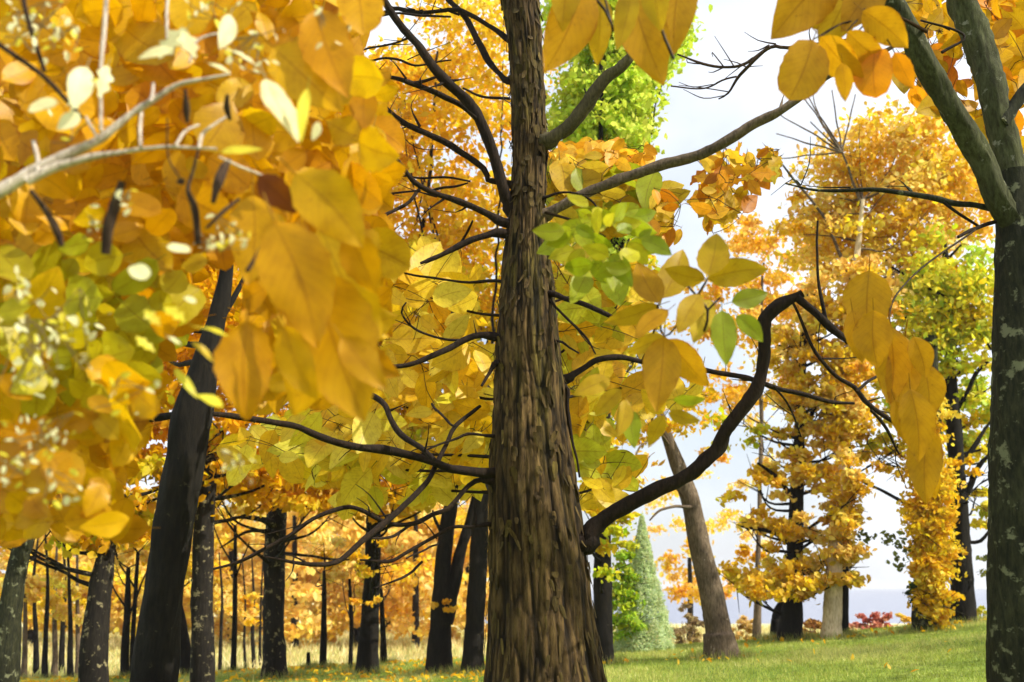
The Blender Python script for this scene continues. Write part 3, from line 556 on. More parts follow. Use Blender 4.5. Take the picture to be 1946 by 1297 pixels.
for a in [(470, 610, 472, 800, .62, AM[3]), (520, 420, 600, 660, .55, AM[1]), (600, 520, 690, 800, .60, AM[0]), (640, 560, 560, 790, .55, AM[2]), (560, 330, 690, 470, .6, AM[2]), (610, 430, 720, 640, .5, AM[4]), (490, 335, 562, 405, .55, BR), (480, 370, 470, 540, .55, AM[0]), (650, 640, 735, 740, .5, AM[1]), (520, 90, 650, 210, .6, AM[2]), (600, 20, 660, 180, .5, AM[3]), (540, 620, 600, 760, .5, AM[2]), (660, 440, 715, 560, .6, AM[1])]:
    pxleaf(mb, *a, rng.uniform(2.0, 2.3), rng.uniform(-.04, .04), roll=rng.normal() * .15, curl=.08, wavy=.05)
mb.build('leaf_spray', M_BLADE, fb)
PL_SUNLIT = srgb(250, 246, 196); PY = srgb(238, 226, 70)  # near-white paints sunlit leaves and sky gaps into the leaf colour
mb = MB()
for a in [(506, 152, 572, 266, .62, PL_SUNLIT, 'heart'), (585, 168, 574, 270, .22, PY, 'ovate'), (606, 232, 594, 268, .5, PL_SUNLIT, 'ovate'), (110, 196, 52, 206, .85, PL_SUNLIT, 'round'), (165, 128, 140, 205, .5, PL_SUNLIT, 'ovate'), (150, 215, 108, 246, .7, PL_SUNLIT, 'heart'), (205, 125, 190, 185, .5, PL_SUNLIT, 'maple'), (185, 150, 195, 175, .6, PY, 'ovate'), (355, 55, 300, 112, .5, PL_SUNLIT, 'maple'), (350, 60, 372, 108, .6, PL_SUNLIT, 'maple'), (330, 92, 262, 110, .3, PL_SUNLIT, 'ovate'), (438, 28, 418, 92, .42, PL_SUNLIT, 'ovate'), (425, 90, 492, 122, .42, PL_SUNLIT, 'maple'), (395, 120, 440, 138, .4, PL_SUNLIT, 'ovate'),
          (318, 468, 362, 476, .75, PL_SUNLIT, 'round'), (252, 505, 278, 530, .75, PL_SUNLIT, 'round'), (368, 620, 436, 636, .42, PY, 'ovate'), (332, 700, 378, 756, .28, PY, 'ovate'), (372, 750, 424, 772, .5, PY, 'obovate'), (365, 650, 412, 690, .32, srgb(220, 190, 60), 'ovate'), (420, 290, 500, 282, .3, PY, 'ovate'), (275, 590, 305, 618, .7, PY, 'maple'), (312, 585, 352, 610, .7, PY, 'maple'), (258, 640, 296, 668, .6, PY, 'maple'), (318, 640, 345, 655, .5, PL_SUNLIT, 'maple'), (350, 565, 372, 575, .6, PL_SUNLIT, 'round')]:
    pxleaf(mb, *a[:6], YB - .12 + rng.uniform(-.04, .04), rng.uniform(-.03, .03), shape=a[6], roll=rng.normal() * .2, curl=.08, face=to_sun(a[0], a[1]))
for (px, py, rx, ry, n) in [(50, 40, 60, 50, 30), (130, 70, 40, 40, 20), (480, 100, 60, 60, 26), (400, 20, 60, 20, 10), (60, 690, 60, 90, 46), (40, 540, 40, 40, 14), (110, 620, 100, 100, 30), (90, 830, 60, 40, 26), (30, 880, 40, 60, 18), (120, 920, 40, 60, 12), (440, 450, 60, 30, 22), (170, 430, 20, 40, 8), (400, 470, 30, 20, 10), (240, 380, 20, 40, 8), (450, 880, 40, 30, 12), (140, 240, 60, 50, 8), (620, 60, 50, 50, 14), (220, 740, 60, 60, 10)]:
    q0 = (px - rx * .7, py + ry * .6)
    for k_ in range(n):
        x, y = px + rng.normal() * rx * .5, py + rng.normal() * ry * .5; l = rng.uniform(7, 22); a = rng.uniform(0, 6.28)
        if y > 480 and abs(x - np.interp(y, tr3[:, 0], tr3[:, 1])) < 45: continue
        if k_ % 2 == 0:
            tube(mb, *pxline([(q0[0], q0[1], 2.4), ((q0[0] + x) / 2 + rng.normal() * 5, (q0[1] + y) / 2 + rng.normal() * 5, 2.2), (x, y, 1.4)], 2.15), 5, .02, 0, col=(.35, .26, .12))
            if k_ % 4 == 0: q0 = (x, y)
        pxleaf(mb, x, y, x + math.cos(a) * l, y + math.sin(a) * l, rng.uniform(.35, .75), PL_SUNLIT if rng.random() < .65 else PY, rng.uniform(2.0, 2.3), shape=('round', 'ovate', 'maple')[rng.integers(3)], roll=rng.normal() * .35, face=to_sun(x, y))
mb.build('painted_sunlit_leaves', M_BLADE, fb)
# ================================================================== LEFT WOOD
G1 = 'trees of the near wood'
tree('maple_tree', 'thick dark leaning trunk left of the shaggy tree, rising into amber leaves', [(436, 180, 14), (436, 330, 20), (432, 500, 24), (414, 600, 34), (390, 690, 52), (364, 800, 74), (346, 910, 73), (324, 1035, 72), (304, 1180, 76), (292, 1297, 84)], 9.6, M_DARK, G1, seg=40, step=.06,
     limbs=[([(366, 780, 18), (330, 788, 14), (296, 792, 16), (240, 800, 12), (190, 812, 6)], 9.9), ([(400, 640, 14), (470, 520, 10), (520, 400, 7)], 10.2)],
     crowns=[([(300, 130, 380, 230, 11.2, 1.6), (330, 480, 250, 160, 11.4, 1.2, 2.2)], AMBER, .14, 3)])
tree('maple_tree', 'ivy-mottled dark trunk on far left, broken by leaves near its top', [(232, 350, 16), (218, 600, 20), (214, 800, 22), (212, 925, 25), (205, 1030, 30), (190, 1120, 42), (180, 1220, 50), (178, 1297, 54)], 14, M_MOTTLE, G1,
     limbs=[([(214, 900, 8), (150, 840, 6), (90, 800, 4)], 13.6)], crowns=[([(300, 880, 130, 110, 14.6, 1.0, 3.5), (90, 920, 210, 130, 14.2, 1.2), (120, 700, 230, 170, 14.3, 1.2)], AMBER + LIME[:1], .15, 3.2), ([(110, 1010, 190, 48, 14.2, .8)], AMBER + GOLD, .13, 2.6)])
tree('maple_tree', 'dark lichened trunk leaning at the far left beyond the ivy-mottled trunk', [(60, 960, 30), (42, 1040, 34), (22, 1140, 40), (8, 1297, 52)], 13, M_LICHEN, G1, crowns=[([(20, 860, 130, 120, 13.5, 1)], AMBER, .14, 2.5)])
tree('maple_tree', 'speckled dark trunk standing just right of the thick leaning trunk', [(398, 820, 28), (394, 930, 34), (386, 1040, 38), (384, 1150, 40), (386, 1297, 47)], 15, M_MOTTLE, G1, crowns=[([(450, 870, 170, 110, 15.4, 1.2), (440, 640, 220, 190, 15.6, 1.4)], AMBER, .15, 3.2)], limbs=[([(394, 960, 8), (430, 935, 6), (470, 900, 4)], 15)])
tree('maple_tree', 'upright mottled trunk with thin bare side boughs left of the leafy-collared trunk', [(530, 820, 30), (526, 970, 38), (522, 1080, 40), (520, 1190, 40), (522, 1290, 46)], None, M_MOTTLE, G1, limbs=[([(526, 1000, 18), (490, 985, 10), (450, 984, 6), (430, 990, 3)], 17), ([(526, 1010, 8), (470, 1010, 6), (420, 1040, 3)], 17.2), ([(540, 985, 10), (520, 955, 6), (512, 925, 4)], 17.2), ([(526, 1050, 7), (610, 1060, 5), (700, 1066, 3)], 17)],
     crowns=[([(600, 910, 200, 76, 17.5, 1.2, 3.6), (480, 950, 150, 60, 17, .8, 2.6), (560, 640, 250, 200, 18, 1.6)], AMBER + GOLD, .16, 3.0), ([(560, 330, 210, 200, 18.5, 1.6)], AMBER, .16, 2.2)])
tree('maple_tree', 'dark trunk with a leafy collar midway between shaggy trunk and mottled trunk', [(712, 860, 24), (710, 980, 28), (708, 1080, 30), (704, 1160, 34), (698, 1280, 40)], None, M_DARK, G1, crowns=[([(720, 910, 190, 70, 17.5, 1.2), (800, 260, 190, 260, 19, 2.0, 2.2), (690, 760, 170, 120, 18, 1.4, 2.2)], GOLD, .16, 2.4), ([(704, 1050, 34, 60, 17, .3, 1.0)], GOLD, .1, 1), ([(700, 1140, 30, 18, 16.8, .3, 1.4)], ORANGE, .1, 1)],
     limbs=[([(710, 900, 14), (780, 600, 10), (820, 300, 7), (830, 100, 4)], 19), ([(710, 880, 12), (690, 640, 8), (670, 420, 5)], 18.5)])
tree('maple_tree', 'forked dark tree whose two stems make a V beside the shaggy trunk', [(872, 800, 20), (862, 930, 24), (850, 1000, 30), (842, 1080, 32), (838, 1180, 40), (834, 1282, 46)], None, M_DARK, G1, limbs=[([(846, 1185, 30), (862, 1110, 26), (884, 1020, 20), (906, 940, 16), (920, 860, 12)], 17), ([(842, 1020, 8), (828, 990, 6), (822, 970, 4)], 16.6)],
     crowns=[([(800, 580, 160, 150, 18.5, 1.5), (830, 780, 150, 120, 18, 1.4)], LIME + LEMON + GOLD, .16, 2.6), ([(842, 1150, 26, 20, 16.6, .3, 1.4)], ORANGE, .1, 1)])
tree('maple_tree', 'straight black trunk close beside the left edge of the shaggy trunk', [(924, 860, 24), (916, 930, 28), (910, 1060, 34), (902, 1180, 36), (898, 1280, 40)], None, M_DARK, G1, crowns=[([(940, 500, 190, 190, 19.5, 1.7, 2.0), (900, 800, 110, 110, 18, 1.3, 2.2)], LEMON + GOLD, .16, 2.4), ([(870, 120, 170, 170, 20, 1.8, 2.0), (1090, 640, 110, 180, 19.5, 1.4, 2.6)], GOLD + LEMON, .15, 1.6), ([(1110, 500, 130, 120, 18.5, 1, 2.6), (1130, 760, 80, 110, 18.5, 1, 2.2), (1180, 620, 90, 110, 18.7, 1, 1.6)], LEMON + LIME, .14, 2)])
tree('columnar_tree', 'tall lime-green columnar tree behind right side of the shaggy trunk', [(1148, 700, 24), (1146, 1000, 32), (1145, 1130, 34), (1145, 1262, 38)], None, M_DARK, None, crowns=[([(1150, 210, 96, 130, 16, .7, 14), (1170, 40, 122, 140, 16, .8, 12), (1215, 60, 90, 130, 16, .6, 8), (1180, -140, 130, 130, 16, .9, 6), (1150, 400, 84, 120, 16, .8, 5)], [srgb(200, 226, 80), srgb(214, 232, 90), srgb(190, 220, 70), srgb(228, 236, 110), srgb(206, 214, 60)], .13, 3), ([(1152, 1000, 44, 110, 15.6, .5, 2.4), (1150, 820, 60, 120, 15.8, .5, 2)], LIME + GOLD + GREEN[:1], .12, 2.4)],
     limbs=[([(1146, 800, 20), (1145, 500, 14), (1143, 200, 9), (1143, 60, 6)], 15.2), ([(1144, 260, 5), (1128, 215, 5), (1112, 170, 4)], 15.1)])
# thin trunks of the wood
G2 = 'slim trunks in the wood'
SL = [((447, 1000, 6), (447, 1080, 8), (446, 1180, 10), (443, 1282, 11), 'hair-thin straight sapling left of the mottled trunk with bare side boughs', 1), ((616, 1085, 6), (616, 1130, 9), (615, 1210, 12), (613, 1286, 14), 'slim black sapling with a blunt pointed top in the open gap', 0),
      ((664, 1100, 5), (667, 1150, 7), (668, 1200, 8), (666, 1255, 8), 'short thin dark sapling just left of the leafy-collared trunk', 0), ((724, 1120, 7), (726, 1160, 9), (728, 1210, 11), (730, 1276, 13), 'slim leaning sapling touching right side of the leafy-collared trunk', 0),
      ((244, 1080, 8), (242, 1160, 13), (238, 1230, 15), (236, 1300, 17), 'slim dark trunk between the ivy-mottled trunk and the thick leaning trunk', 1), ((262, 1050, 7), (258, 1120, 8), (252, 1220, 9), (250, 1300, 9), 'thinnest crooked stem directly left of the thick leaning trunk', 1),
      ((335, 1120, 14), (342, 1180, 22), (352, 1240, 24), (358, 1300, 26), 'dark stem leaning left behind the foot of the thick leaning trunk', 0), ((586, 1240, 6), (586, 1260, 9), (585, 1288, 10), (585, 1290, 10), 'knee-high black stump standing in pale grass', 2), ((1502, 1130, 12), (1478, 1160, 16), (1474, 1190, 17), (1472, 1215, 18), 'narrow black stem pressed against left of the orange tree trunk', 0)]
for *tp, lab, kd in SL:
    tree('stump' if kd == 2 else 'slim_tree', lab, tp, 20.5 if tp[-1][0] < 1000 and tp[-1][1] > 1270 else None, M_DARK, G2, cat='stump' if kd == 2 else 'tree', seg=12, crowns=() if kd == 2 else [([(tp[0][0], tp[0][1] - 30, 46, 50, 21, .5)], PEACH + GOLD, .14, 1.2)], limbs=[] if kd != 1 else [([(tp[1][0], tp[1][1], 4), (tp[1][0] - 30, tp[1][1] - 50, 3), (tp[1][0] - 44, tp[1][1] - 90, 2)], 20.8), ([(tp[1][0], tp[1][1] + 20, 4), (tp[1][0] + 26, tp[1][1] - 50, 2)], 20.2)])
FARP = [(34, 1206, 'first'), (48, 1200, ''), (68, 1195, ''), (88, 1190, ''), (104, 1186, ''), (120, 1184, ''), (134, 1196, ''), (148, 1200, '')]
for q, (x, y, _) in enumerate(FARP):
    tree('pole_tree', 'slender grey pole trunk in the packed clump at far lower left', [(x + rng.uniform(-8, 8), y - 190, 3), (x + rng.uniform(-5, 5), y - 90, 6), (x, y, 9), (x + rng.uniform(-3, 3), 1250, 11), (x + rng.uniform(-4, 4), 1300, 12)], 24 + q % 3, M_BROWN if q % 3 == 1 else M_DARK, 'pole trunks at far lower left', seg=9, crowns=[([(x, y - 70, 44, 50, 25, .8)], PEACH + LEMON, .16, 1.1)])
for q, (x, y, w) in enumerate([(420, 1200, 8), (464, 1215, 6), (480, 1205, 9), (494, 1215, 7)]):
    tree('pole_tree', 'faint slim pole trunk beside the foot of the bare-boughed mottled trunk', [(x + rng.uniform(-6, 6), y - 150, 2.5), (x + 2, y - 70, w * .6), (x, y, w * .8), (x + rng.uniform(-3, 3), 1272, w)], 25 + q, M_DARK, 'pole trunks behind the mottled trunk', seg=9, crowns=[([(x, y - 50, 40, 34, 26, .8)], PEACH + GOLD, .17, 1.1)])
# ------------------------------------------------------------------ far gold trees at the meadow's edge
FT = [(60, 42, 150, 'pale yellow'), (200, 47, 150, 'pale golden'), (330, 40, 150, 'yellow gold'), (440, 46, 150, 'honey gold'), (560, 41, 150, 'orange gold'), (680, 44, 150, 'deep orange'), (790, 42, 150, 'amber'), (890, 47, 150, 'soft orange'), (-60, 45, 150, 'straw yellow'), (130, 56, 1, 'cream yellow'), (270, 58, 1, 'light gold'), (385, 57, 1, 'buff gold'), (500, 59, 1, 'warm gold'), (625, 56, 1, 'tawny orange'), (735, 58, 1, 'apricot'), (845, 60, 1, 'hazy orange')]
for q, (x, Y, r, cn) in enumerate(FT):
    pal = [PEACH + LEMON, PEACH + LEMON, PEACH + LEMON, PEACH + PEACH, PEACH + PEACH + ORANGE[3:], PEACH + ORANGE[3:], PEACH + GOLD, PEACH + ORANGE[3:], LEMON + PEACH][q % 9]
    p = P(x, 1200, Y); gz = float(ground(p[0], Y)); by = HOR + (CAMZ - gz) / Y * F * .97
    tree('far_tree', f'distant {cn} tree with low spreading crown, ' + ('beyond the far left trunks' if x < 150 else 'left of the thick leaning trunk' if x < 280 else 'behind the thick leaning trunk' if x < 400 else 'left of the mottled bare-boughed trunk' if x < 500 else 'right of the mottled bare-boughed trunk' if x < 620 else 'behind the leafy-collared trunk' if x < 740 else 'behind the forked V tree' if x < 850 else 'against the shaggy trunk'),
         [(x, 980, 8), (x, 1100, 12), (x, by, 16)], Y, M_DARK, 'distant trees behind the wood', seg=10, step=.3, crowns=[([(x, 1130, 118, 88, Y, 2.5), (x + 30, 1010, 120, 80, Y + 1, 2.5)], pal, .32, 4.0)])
# ================================================================== RIGHT SIDE
def leaning():
    tree('leaning_tree', 'bare brown trunk leaning left on the lawn right of the shaggy tree', [(1250, 770, 14), (1268, 830, 22), (1290, 890, 30), (1312, 950, 36), (1330, 1040, 40), (1350, 1120, 45), (1365, 1200, 50), (1372, 1252, 58)], None, M_BROWN, None, seg=30, step=.05, rough=.07,
         limbs=[([(1326, 965, 8), (1290, 962, 6), (1255, 972, 5), (1235, 990, 3)], 15.5), ([(1275, 850, 6), (1240, 800, 5), (1262, 760, 3)], 15.3), ([(1262, 820, 5), (1215, 850, 4), (1200, 905, 3)], 15)],
         crowns=[([(1170, 860, 60, 60, 15.5, .5, .5), (1230, 900, 60, 40, 15.8, .5, .25), (1280, 770, 90, 60, 16, .6, .5)], ORANGE + PEACH, .12, .5), ([(1340, 800, 80, 120, 16.4, .8, .35), (1230, 830, 60, 60, 16, .5, .5)], GOLD + LIME[:2], .11, .3)])
leaning()
def cone():
    Y = hit(1222, 1237); b = P(1222, 1237, Y); a = P(1220, 978, Y); m_ = mpp(1222, 1237, Y)
    root = empty('conical_evergreen', (b[0], Y, float(ground(b[0], Y))), 'pale mint-green clipped cone-shaped evergreen between shaggy trunk and leaning tree', 'tree')
    mb = MB(); tube(mb, [b + [0, 0, -.1], b + (a - b) * .8], [.09, .03], 8, .2, .05); mb.build('trunk', M_DARK, root)
    n = 26000; t = rng.random(n) ** .6; t = 1 - t; th = rng.uniform(0, 6.28, n)
    rr = (1 - t) * 56 * m_ * (rng.uniform(.8, 1.03, n)) + .02; pos = b + (a - b) * t[:, None] + np.stack([np.cos(th) * rr, np.sin(th) * rr, rng.normal(size=n) * .02], 1)
    rr = rr * (.82 + .36 * vnoise(np.stack([np.cos(th) * 4, np.sin(th) * 4, t * 22], 1))); pos = b + (a - b) * t[:, None] + np.stack([np.cos(th) * rr, np.sin(th) * rr, rng.normal(size=n) * .03], 1)
    pal = np.array([srgb(206, 222, 180), srgb(212, 228, 176), srgb(190, 212, 168), srgb(226, 236, 184)])  # pale, greyed greens with the haze painted into them
    mb = MB(); small_leaves(mb, pos, rng.uniform(.03, .07, n), pal[rng.integers(0, 4, n)], wfrac=.35); mb.build('crown', M_LEAF, root)
cone()
tree('young_tree', 'small yellow-green bushy tree at left foot of the mint-green cone', [(1188, 1120, 5), (1187, 1180, 8), (1186, 1236, 9)], None, M_DARK, None, seg=10, crowns=[([(1188, 1165, 32, 74, hit(1186, 1236) - .9, .35), (1186, 1070, 24, 60, hit(1186, 1236) - .9, .3)], LIME + GREEN, .10, 6)])
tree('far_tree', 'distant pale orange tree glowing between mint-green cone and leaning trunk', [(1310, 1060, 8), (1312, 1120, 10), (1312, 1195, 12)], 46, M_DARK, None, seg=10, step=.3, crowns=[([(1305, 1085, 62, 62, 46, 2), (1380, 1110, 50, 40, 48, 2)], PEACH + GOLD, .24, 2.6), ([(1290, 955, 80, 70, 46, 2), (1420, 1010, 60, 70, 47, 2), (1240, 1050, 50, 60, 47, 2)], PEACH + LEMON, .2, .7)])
# orange tree
YO = hit(1500, 1216)
tree('orange_tree', 'layered orange-gold tree on a short black trunk at middle right', [(1532, 560, 10), (1524, 700, 16), (1518, 850, 22), (1512, 1000, 28), (1508, 1120, 34), (1500, 1216, 42)], YO, M_DARK, None, limbs=[([(1514, 960, 12), (1480, 910, 9), (1440, 880, 5)], YO - .5), ([(1520, 820, 10), (1560, 760, 8), (1590, 690, 4)], YO + .4), ([(1510, 1040, 10), (1460, 1010, 8), (1410, 1000, 4)], YO - .3)],
     crowns=[([(1490, 905, 74, 46, YO - .3, .8), (1490, 1005, 95, 36, YO - .4, .9), (1470, 1100, 110, 42, YO - .5, 1), (1550, 1085, 90, 44, YO - .5, .8)], GOLD + LEMON + PEACH + ORANGE[3:], .13, 6), ([(1520, 780, 44, 80, YO - .3, .6), (1520, 650, 54, 90, YO - .3, .6), (1475, 720, 40, 70, YO, .6, 2.5), (1575, 820, 44, 90, YO - .4, .6), (1606, 960, 34, 120, YO - .9, .4, 8), (1606, 760, 44, 130, YO - .8, .5, 8), (1630, 590, 44, 90, YO - .8, .5, 6)], GOLD + LEMON + PEACH + ORANGE[1:2], .13, 5.0), ([(1410, 960, 60, 50, YO, .5, .5), (1420, 840, 60, 60, YO, .5, .8), (1660, 850, 70, 44, YO, .5, 3)], GOLD + LIME, .13, 1)])
tree('sunlit_trunk_tree', 'trunk painted sunlit pale cream standing right of the orange tree', [(1640, 380, 8), (1622, 560, 14), (1604, 800, 20), (1590, 1000, 28), (1584, 1110, 32), (1580, 1216, 36)], hit(1580, 1214), M_SUNLIT, None, limbs=[([(1622, 560, 8), (1570, 420, 6), (1500, 330, 4), (1470, 290, 2)], 19.5), ([(1640, 400, 6), (1600, 290, 4), (1560, 230, 3), (1545, 170, 2)], 19.5)] + [([(1600, 290, 4), (1600 + dx * .5, 290 + dy * .5, 3), (1600 + dx, 290 + dy, 2)], 19.2) for dx, dy in [(-130, -80), (-125, -35), (-90, -130), (-70, -115), (-20, -120), (25, -110), (-120, 10), (-60, -60)]],
     bark_limb=M_BROWN, crowns=[([(1700, 330, 160, 120, 20, 1.3, 4.5), (1640, 450, 170, 80, 20, 1.2, 5), (1570, 340, 90, 60, 20, .8, 1), (1800, 370, 110, 100, 20.5, 1.2, 4)], LEMON + GOLD + PEACH, .14, 1.6), ([(1600, 420, 120, 50, 19.6, .8, 1.2), (1620, 560, 90, 70, 18.8, .8, 4.0), (1630, 700, 50, 110, 18.8, .7, 3.0)], PEACH + GOLD, .14, 1)])
tree('slim_tree', 'thin dark upright trunk immediately right of the pale cream trunk', [(1612, 820, 10), (1608, 980, 12), (1606, 1100, 15), (1604, 1197, 18)], None, M_DARK, None, seg=12, crowns=[([(1612, 900, 24, 130, 20.5, .4, 1.3), (1615, 1060, 26, 40, 20.5, .4, 1.6)], GOLD, .12, 1.5)])
tree('slim_tree', 'short slim brown trunk left of the orange tree in pale weeds', [(1440, 1090, 10), (1440, 1150, 15), (1438, 1215, 18)], 25, M_BROWN, None, seg=10, crowns=[([(1450, 480, 90, 70, 27, 1.5, 1.6), (1410, 440, 70, 50, 27, 1.2, 1.2), (1540, 540, 80, 80, 27, 1.5, 1.6), (1460, 600, 100, 110, 27, 1.5, 2.2), (1400, 740, 100, 80, 27, 1.2, 1.2), (1330, 600, 80, 80, 27, 1, 1.3), (1400, 880, 70, 60, 27, 1, .8)], PEACH + GOLD + ORANGE[2:], .16, 1.5), ([(1440, 1060, 40, 40, 25.5, .6)], GOLD, .14, 2)],
     limbs=[([(1440, 1092, 10), (1446, 800, 8), (1450, 500, 5)], 27)])
YG = 19.2
tree('dark_tree', 'tall black tree with angled boughs and yellow-green crown at right', [(1794, 460, 10), (1800, 520, 14), (1803, 600, 18), (1806, 700, 21), (1815, 850, 28), (1824, 1000, 35), (1828, 1100, 40), (1830, 1182, 50)], YG, M_DARK, None,
     limbs=[([(1822, 775, 8), (1858, 706, 8), (1885, 680, 5)], YG - .3), ([(1802, 566, 7), (1760, 590, 6), (1714, 606, 4)], YG - .3), ([(1694, 508, 4), (1761, 545, 6), (1800, 567, 7), (1840, 585, 5)], YG - .4), ([(1858, 500, 4), (1851, 560, 5), (1852, 617, 6), (1882, 666, 4)], YG - .3), ([(1786, 526, 6), (1800, 495, 6), (1824, 465, 4)], YG - .3), ([(1820, 900, 12), (1850, 850, 10), (1885, 800, 5)], YG), ([(1824, 1020, 12), (1797, 1006, 9), (1750, 974, 8), (1696, 945, 7), (1628, 909, 4)], YG - .5), ([(1826, 960, 14), (1858, 890, 10), (1880, 860, 6)], YG - .3), ([(1828, 1030, 8), (1864, 1030, 7), (1885, 1000, 4)], YG - .2)],
     crowns=[([(1800, 590, 100, 150, YG - .1, .8, 6), (1730, 720, 60, 120, YG + .5, .8, 3), (1850, 790, 50, 130, YG + .5, .8, 4.5), (1730, 560, 70, 70, YG + .6, .8, 2.5), (1860, 950, 36, 70, YG + .4, .5, 1.6)], LIME + LEMON + GREEN[2:], .14, 2), ([(1690, 1000, 60, 110, YG - .3, .6, .17), (1870, 1090, 30, 60, YG, .4, .3)], [srgb(110, 120, 50), srgb(90, 100, 50), srgb(140, 140, 60)], .11, .2), ([(1830, 920, 30, 60, YG - .3, .4, .9)], GOLD, .12, 1)])
YI = 18.6
tree('ivy_clad_tree', 'trunk wrapped in bright golden creeper left of the tall black tree', [(1768, 640, 24), (1768, 830, 40), (1766, 1000, 48), (1764, 1100, 50), (1763, 1188, 56)], YI, M_LICHEN, None, crowns=[([(1768, 980, 40, 140, YI - .25, .3, 12), (1774, 1110, 36, 86, YI - .35, .25, 12), (1700, 870, 40, 60, YI, .5, .6), (1760, 800, 50, 90, YI, .5, 4)], LEMON + GOLD, .10, 2.5), ([(1738, 1130, 10, 46, YI - .1, .2, 2)], [srgb(60, 90, 40), srgb(80, 100, 50)], .09, 2)])
# forked tree at the right edge
YR = 6.0
rt = empty('forked_tree', (P(1945, 1500, YR)[0], YR, float(ground(3.2, YR))), 'lichen-speckled dark trunk at right edge forking into two mossy stems', 'tree')
gb = P(1944, 1560, YR); gzr = float(ground(gb[0], YR))
mb = MB(); X, R = pxline([(1930, 330, 66), (1938, 420, 84), (1942, 520, 96), (1944, 700, 108), (1944, 900, 118), (1944, 1297, 122)], YR); X.append(np.array([X[-1][0], YR, gzr - .1])); R.append(R[-1] * 1.25); tube(mb, X, R, 48, .035, .05, 0, 16); mb.build('trunk', M_LICHEN, rt)
for pts, y1, mt, tw in [([(1944, 480, 50), (1920, 415, 46), (1880, 340, 44), (1811, 216, 43), (1745, 92, 42), (1688, 0, 42), (1640, -90, 38)], 5.6, M_MOSS, 0), ([(1938, 460, 58), (1930, 370, 54), (1917, 288, 51), (1876, 144, 50), (1836, 0, 54), (1815, -90, 48)], 6.2, M_MOSS, 0), ([(1905, 235, 24), (1930, 200, 24), (1960, 165, 24)], 6.0, M_LICHEN, 0),
                        ([(1905, 404, 13), (1822, 389, 12), (1768, 375, 11), (1678, 360, 9), (1599, 356, 7), (1541, 355, 5), (1484, 346, 3)], 6.3, M_LICHEN, 6), ([(1793, 385, 6), (1825, 408, 6), (1854, 430, 5)], 6.0, M_LIMB, 0), ([(1903, 418, 8), (1854, 437, 8), (1822, 452, 6)], 5.8, M_LIMB, 0), ([(1790, 100, 6), (1830, 70, 5), (1745, 40, 4)], 6.0, M_LIMB, 2), ([(1700, 60, 6), (1600, 80, 6), (1494, 86, 7), (1462, 86, 7), (1415, 121, 6), (1376, 128, 5), (1336, 122, 5), (1289, 104, 3)], 6.4, M_TWIG, 8), ([(1462, 88, 6), (1408, 140, 6), (1385, 175, 4), (1368, 186, 3)], 6.4, M_TWIG, 4), ([(1400, 146, 4), (1340, 164, 3), (1275, 164, 3)], 6.4, M_TWIG, 1)]:
    limb(pts, y1 - YR, mt, attach=False, parent=rt, Y=YR, twigs=tw, name='stem' if pts[0][2] > 40 else 'branch', seg=24 if pts[0][2] > 40 else 9)
mb = MB()
for a in [(1590, -60, 1468, 74, .62, OC), (1545, 76, 1500, 190, .72, OC), (1560, 70, 1640, 160, .6, OC), (1600, 120, 1606, 194, .5, OC), (1664, 90, 1664, 186, .75, srgb(222, 146, 16)), (1620, -30, 1560, 90, .6, GC), (1640, 20, 1726, 92, .6, OC), (1680, -40, 1600, 60, .6, OC), (1520, -40, 1560, 60, .6, GC), (1700, 100, 1736, 170, .5, srgb(222, 146, 16)), (1610, 60, 1690, 130, .5, OC), (1640, -40, 1660, 60, .6, GC)]:
    pxleaf(mb, *a, rng.uniform(3.0, 3.3), .04, roll=rng.normal() * .2, curl=.05, shape='round' if a[4] > .65 else 'ovate')
    tube(mb, *pxline([(1650, 40, 4), ((1650 + a[0]) / 2, (40 + a[1]) / 2 - 12, 3), (a[0], a[1], 2.5)], 3.2, 3.15), 5, .03, 0, col=(.06, .035, .015))
tube(mb, *pxline([(1760, 60, 8), (1700, 30, 6), (1650, 40, 5)], 5.8, 3.2), 6, .06, 0, col=(.06, .035, .015))
mb.build('leaf_spray', M_BLADE, rt)
mb = MB()
for a in [(1652, 515, 1650, 640, .75, OC), (1660, 590, 1668, 700, .7, OC), (1690, 620, 1690, 770, .5, OC), (1720, 640, 1700, 790, .45, OC), (1755, 690, 1765, 800, .6, OC), (1730, 740, 1745, 880, .5, OC), (1765, 810, 1760, 960, .46, OC), (1620, 590, 1640, 690, .5, OC), (1735, 640, 1760, 720, .6, OC), (1700, 760, 1730, 850, .5, OC), (1748, 860, 1778, 950, .5, OC)]:
    pxleaf(mb, *a, rng.uniform(4.2, 4.5), .04, roll=rng.normal() * .25, curl=.06)
tube(mb, *pxline([(1854, 437, 4), (1740, 520, 4), (1690, 600, 4), (1735, 720, 4), (1760, 840, 3)], 5.8, 4.4), 6, .06, 0, col=(.05, .035, .015))
mb.build('leaf_spray', M_BLADE, rt)
sprays([(1910, 90, 55, 120, 120), (1785, 60, 50, 70, 40), (1795, 170, 36, 60, 26), (1900, 260, 40, 60, 30), (1840, 250, 20, 60, 14), (1740, 150, 30, 40, 12), (1760, 20, 30, 30, 14)], [GC, OC, AM[2], srgb(226, 150, 20)], (30, 62), (6.8, 8.4), parent=rt)
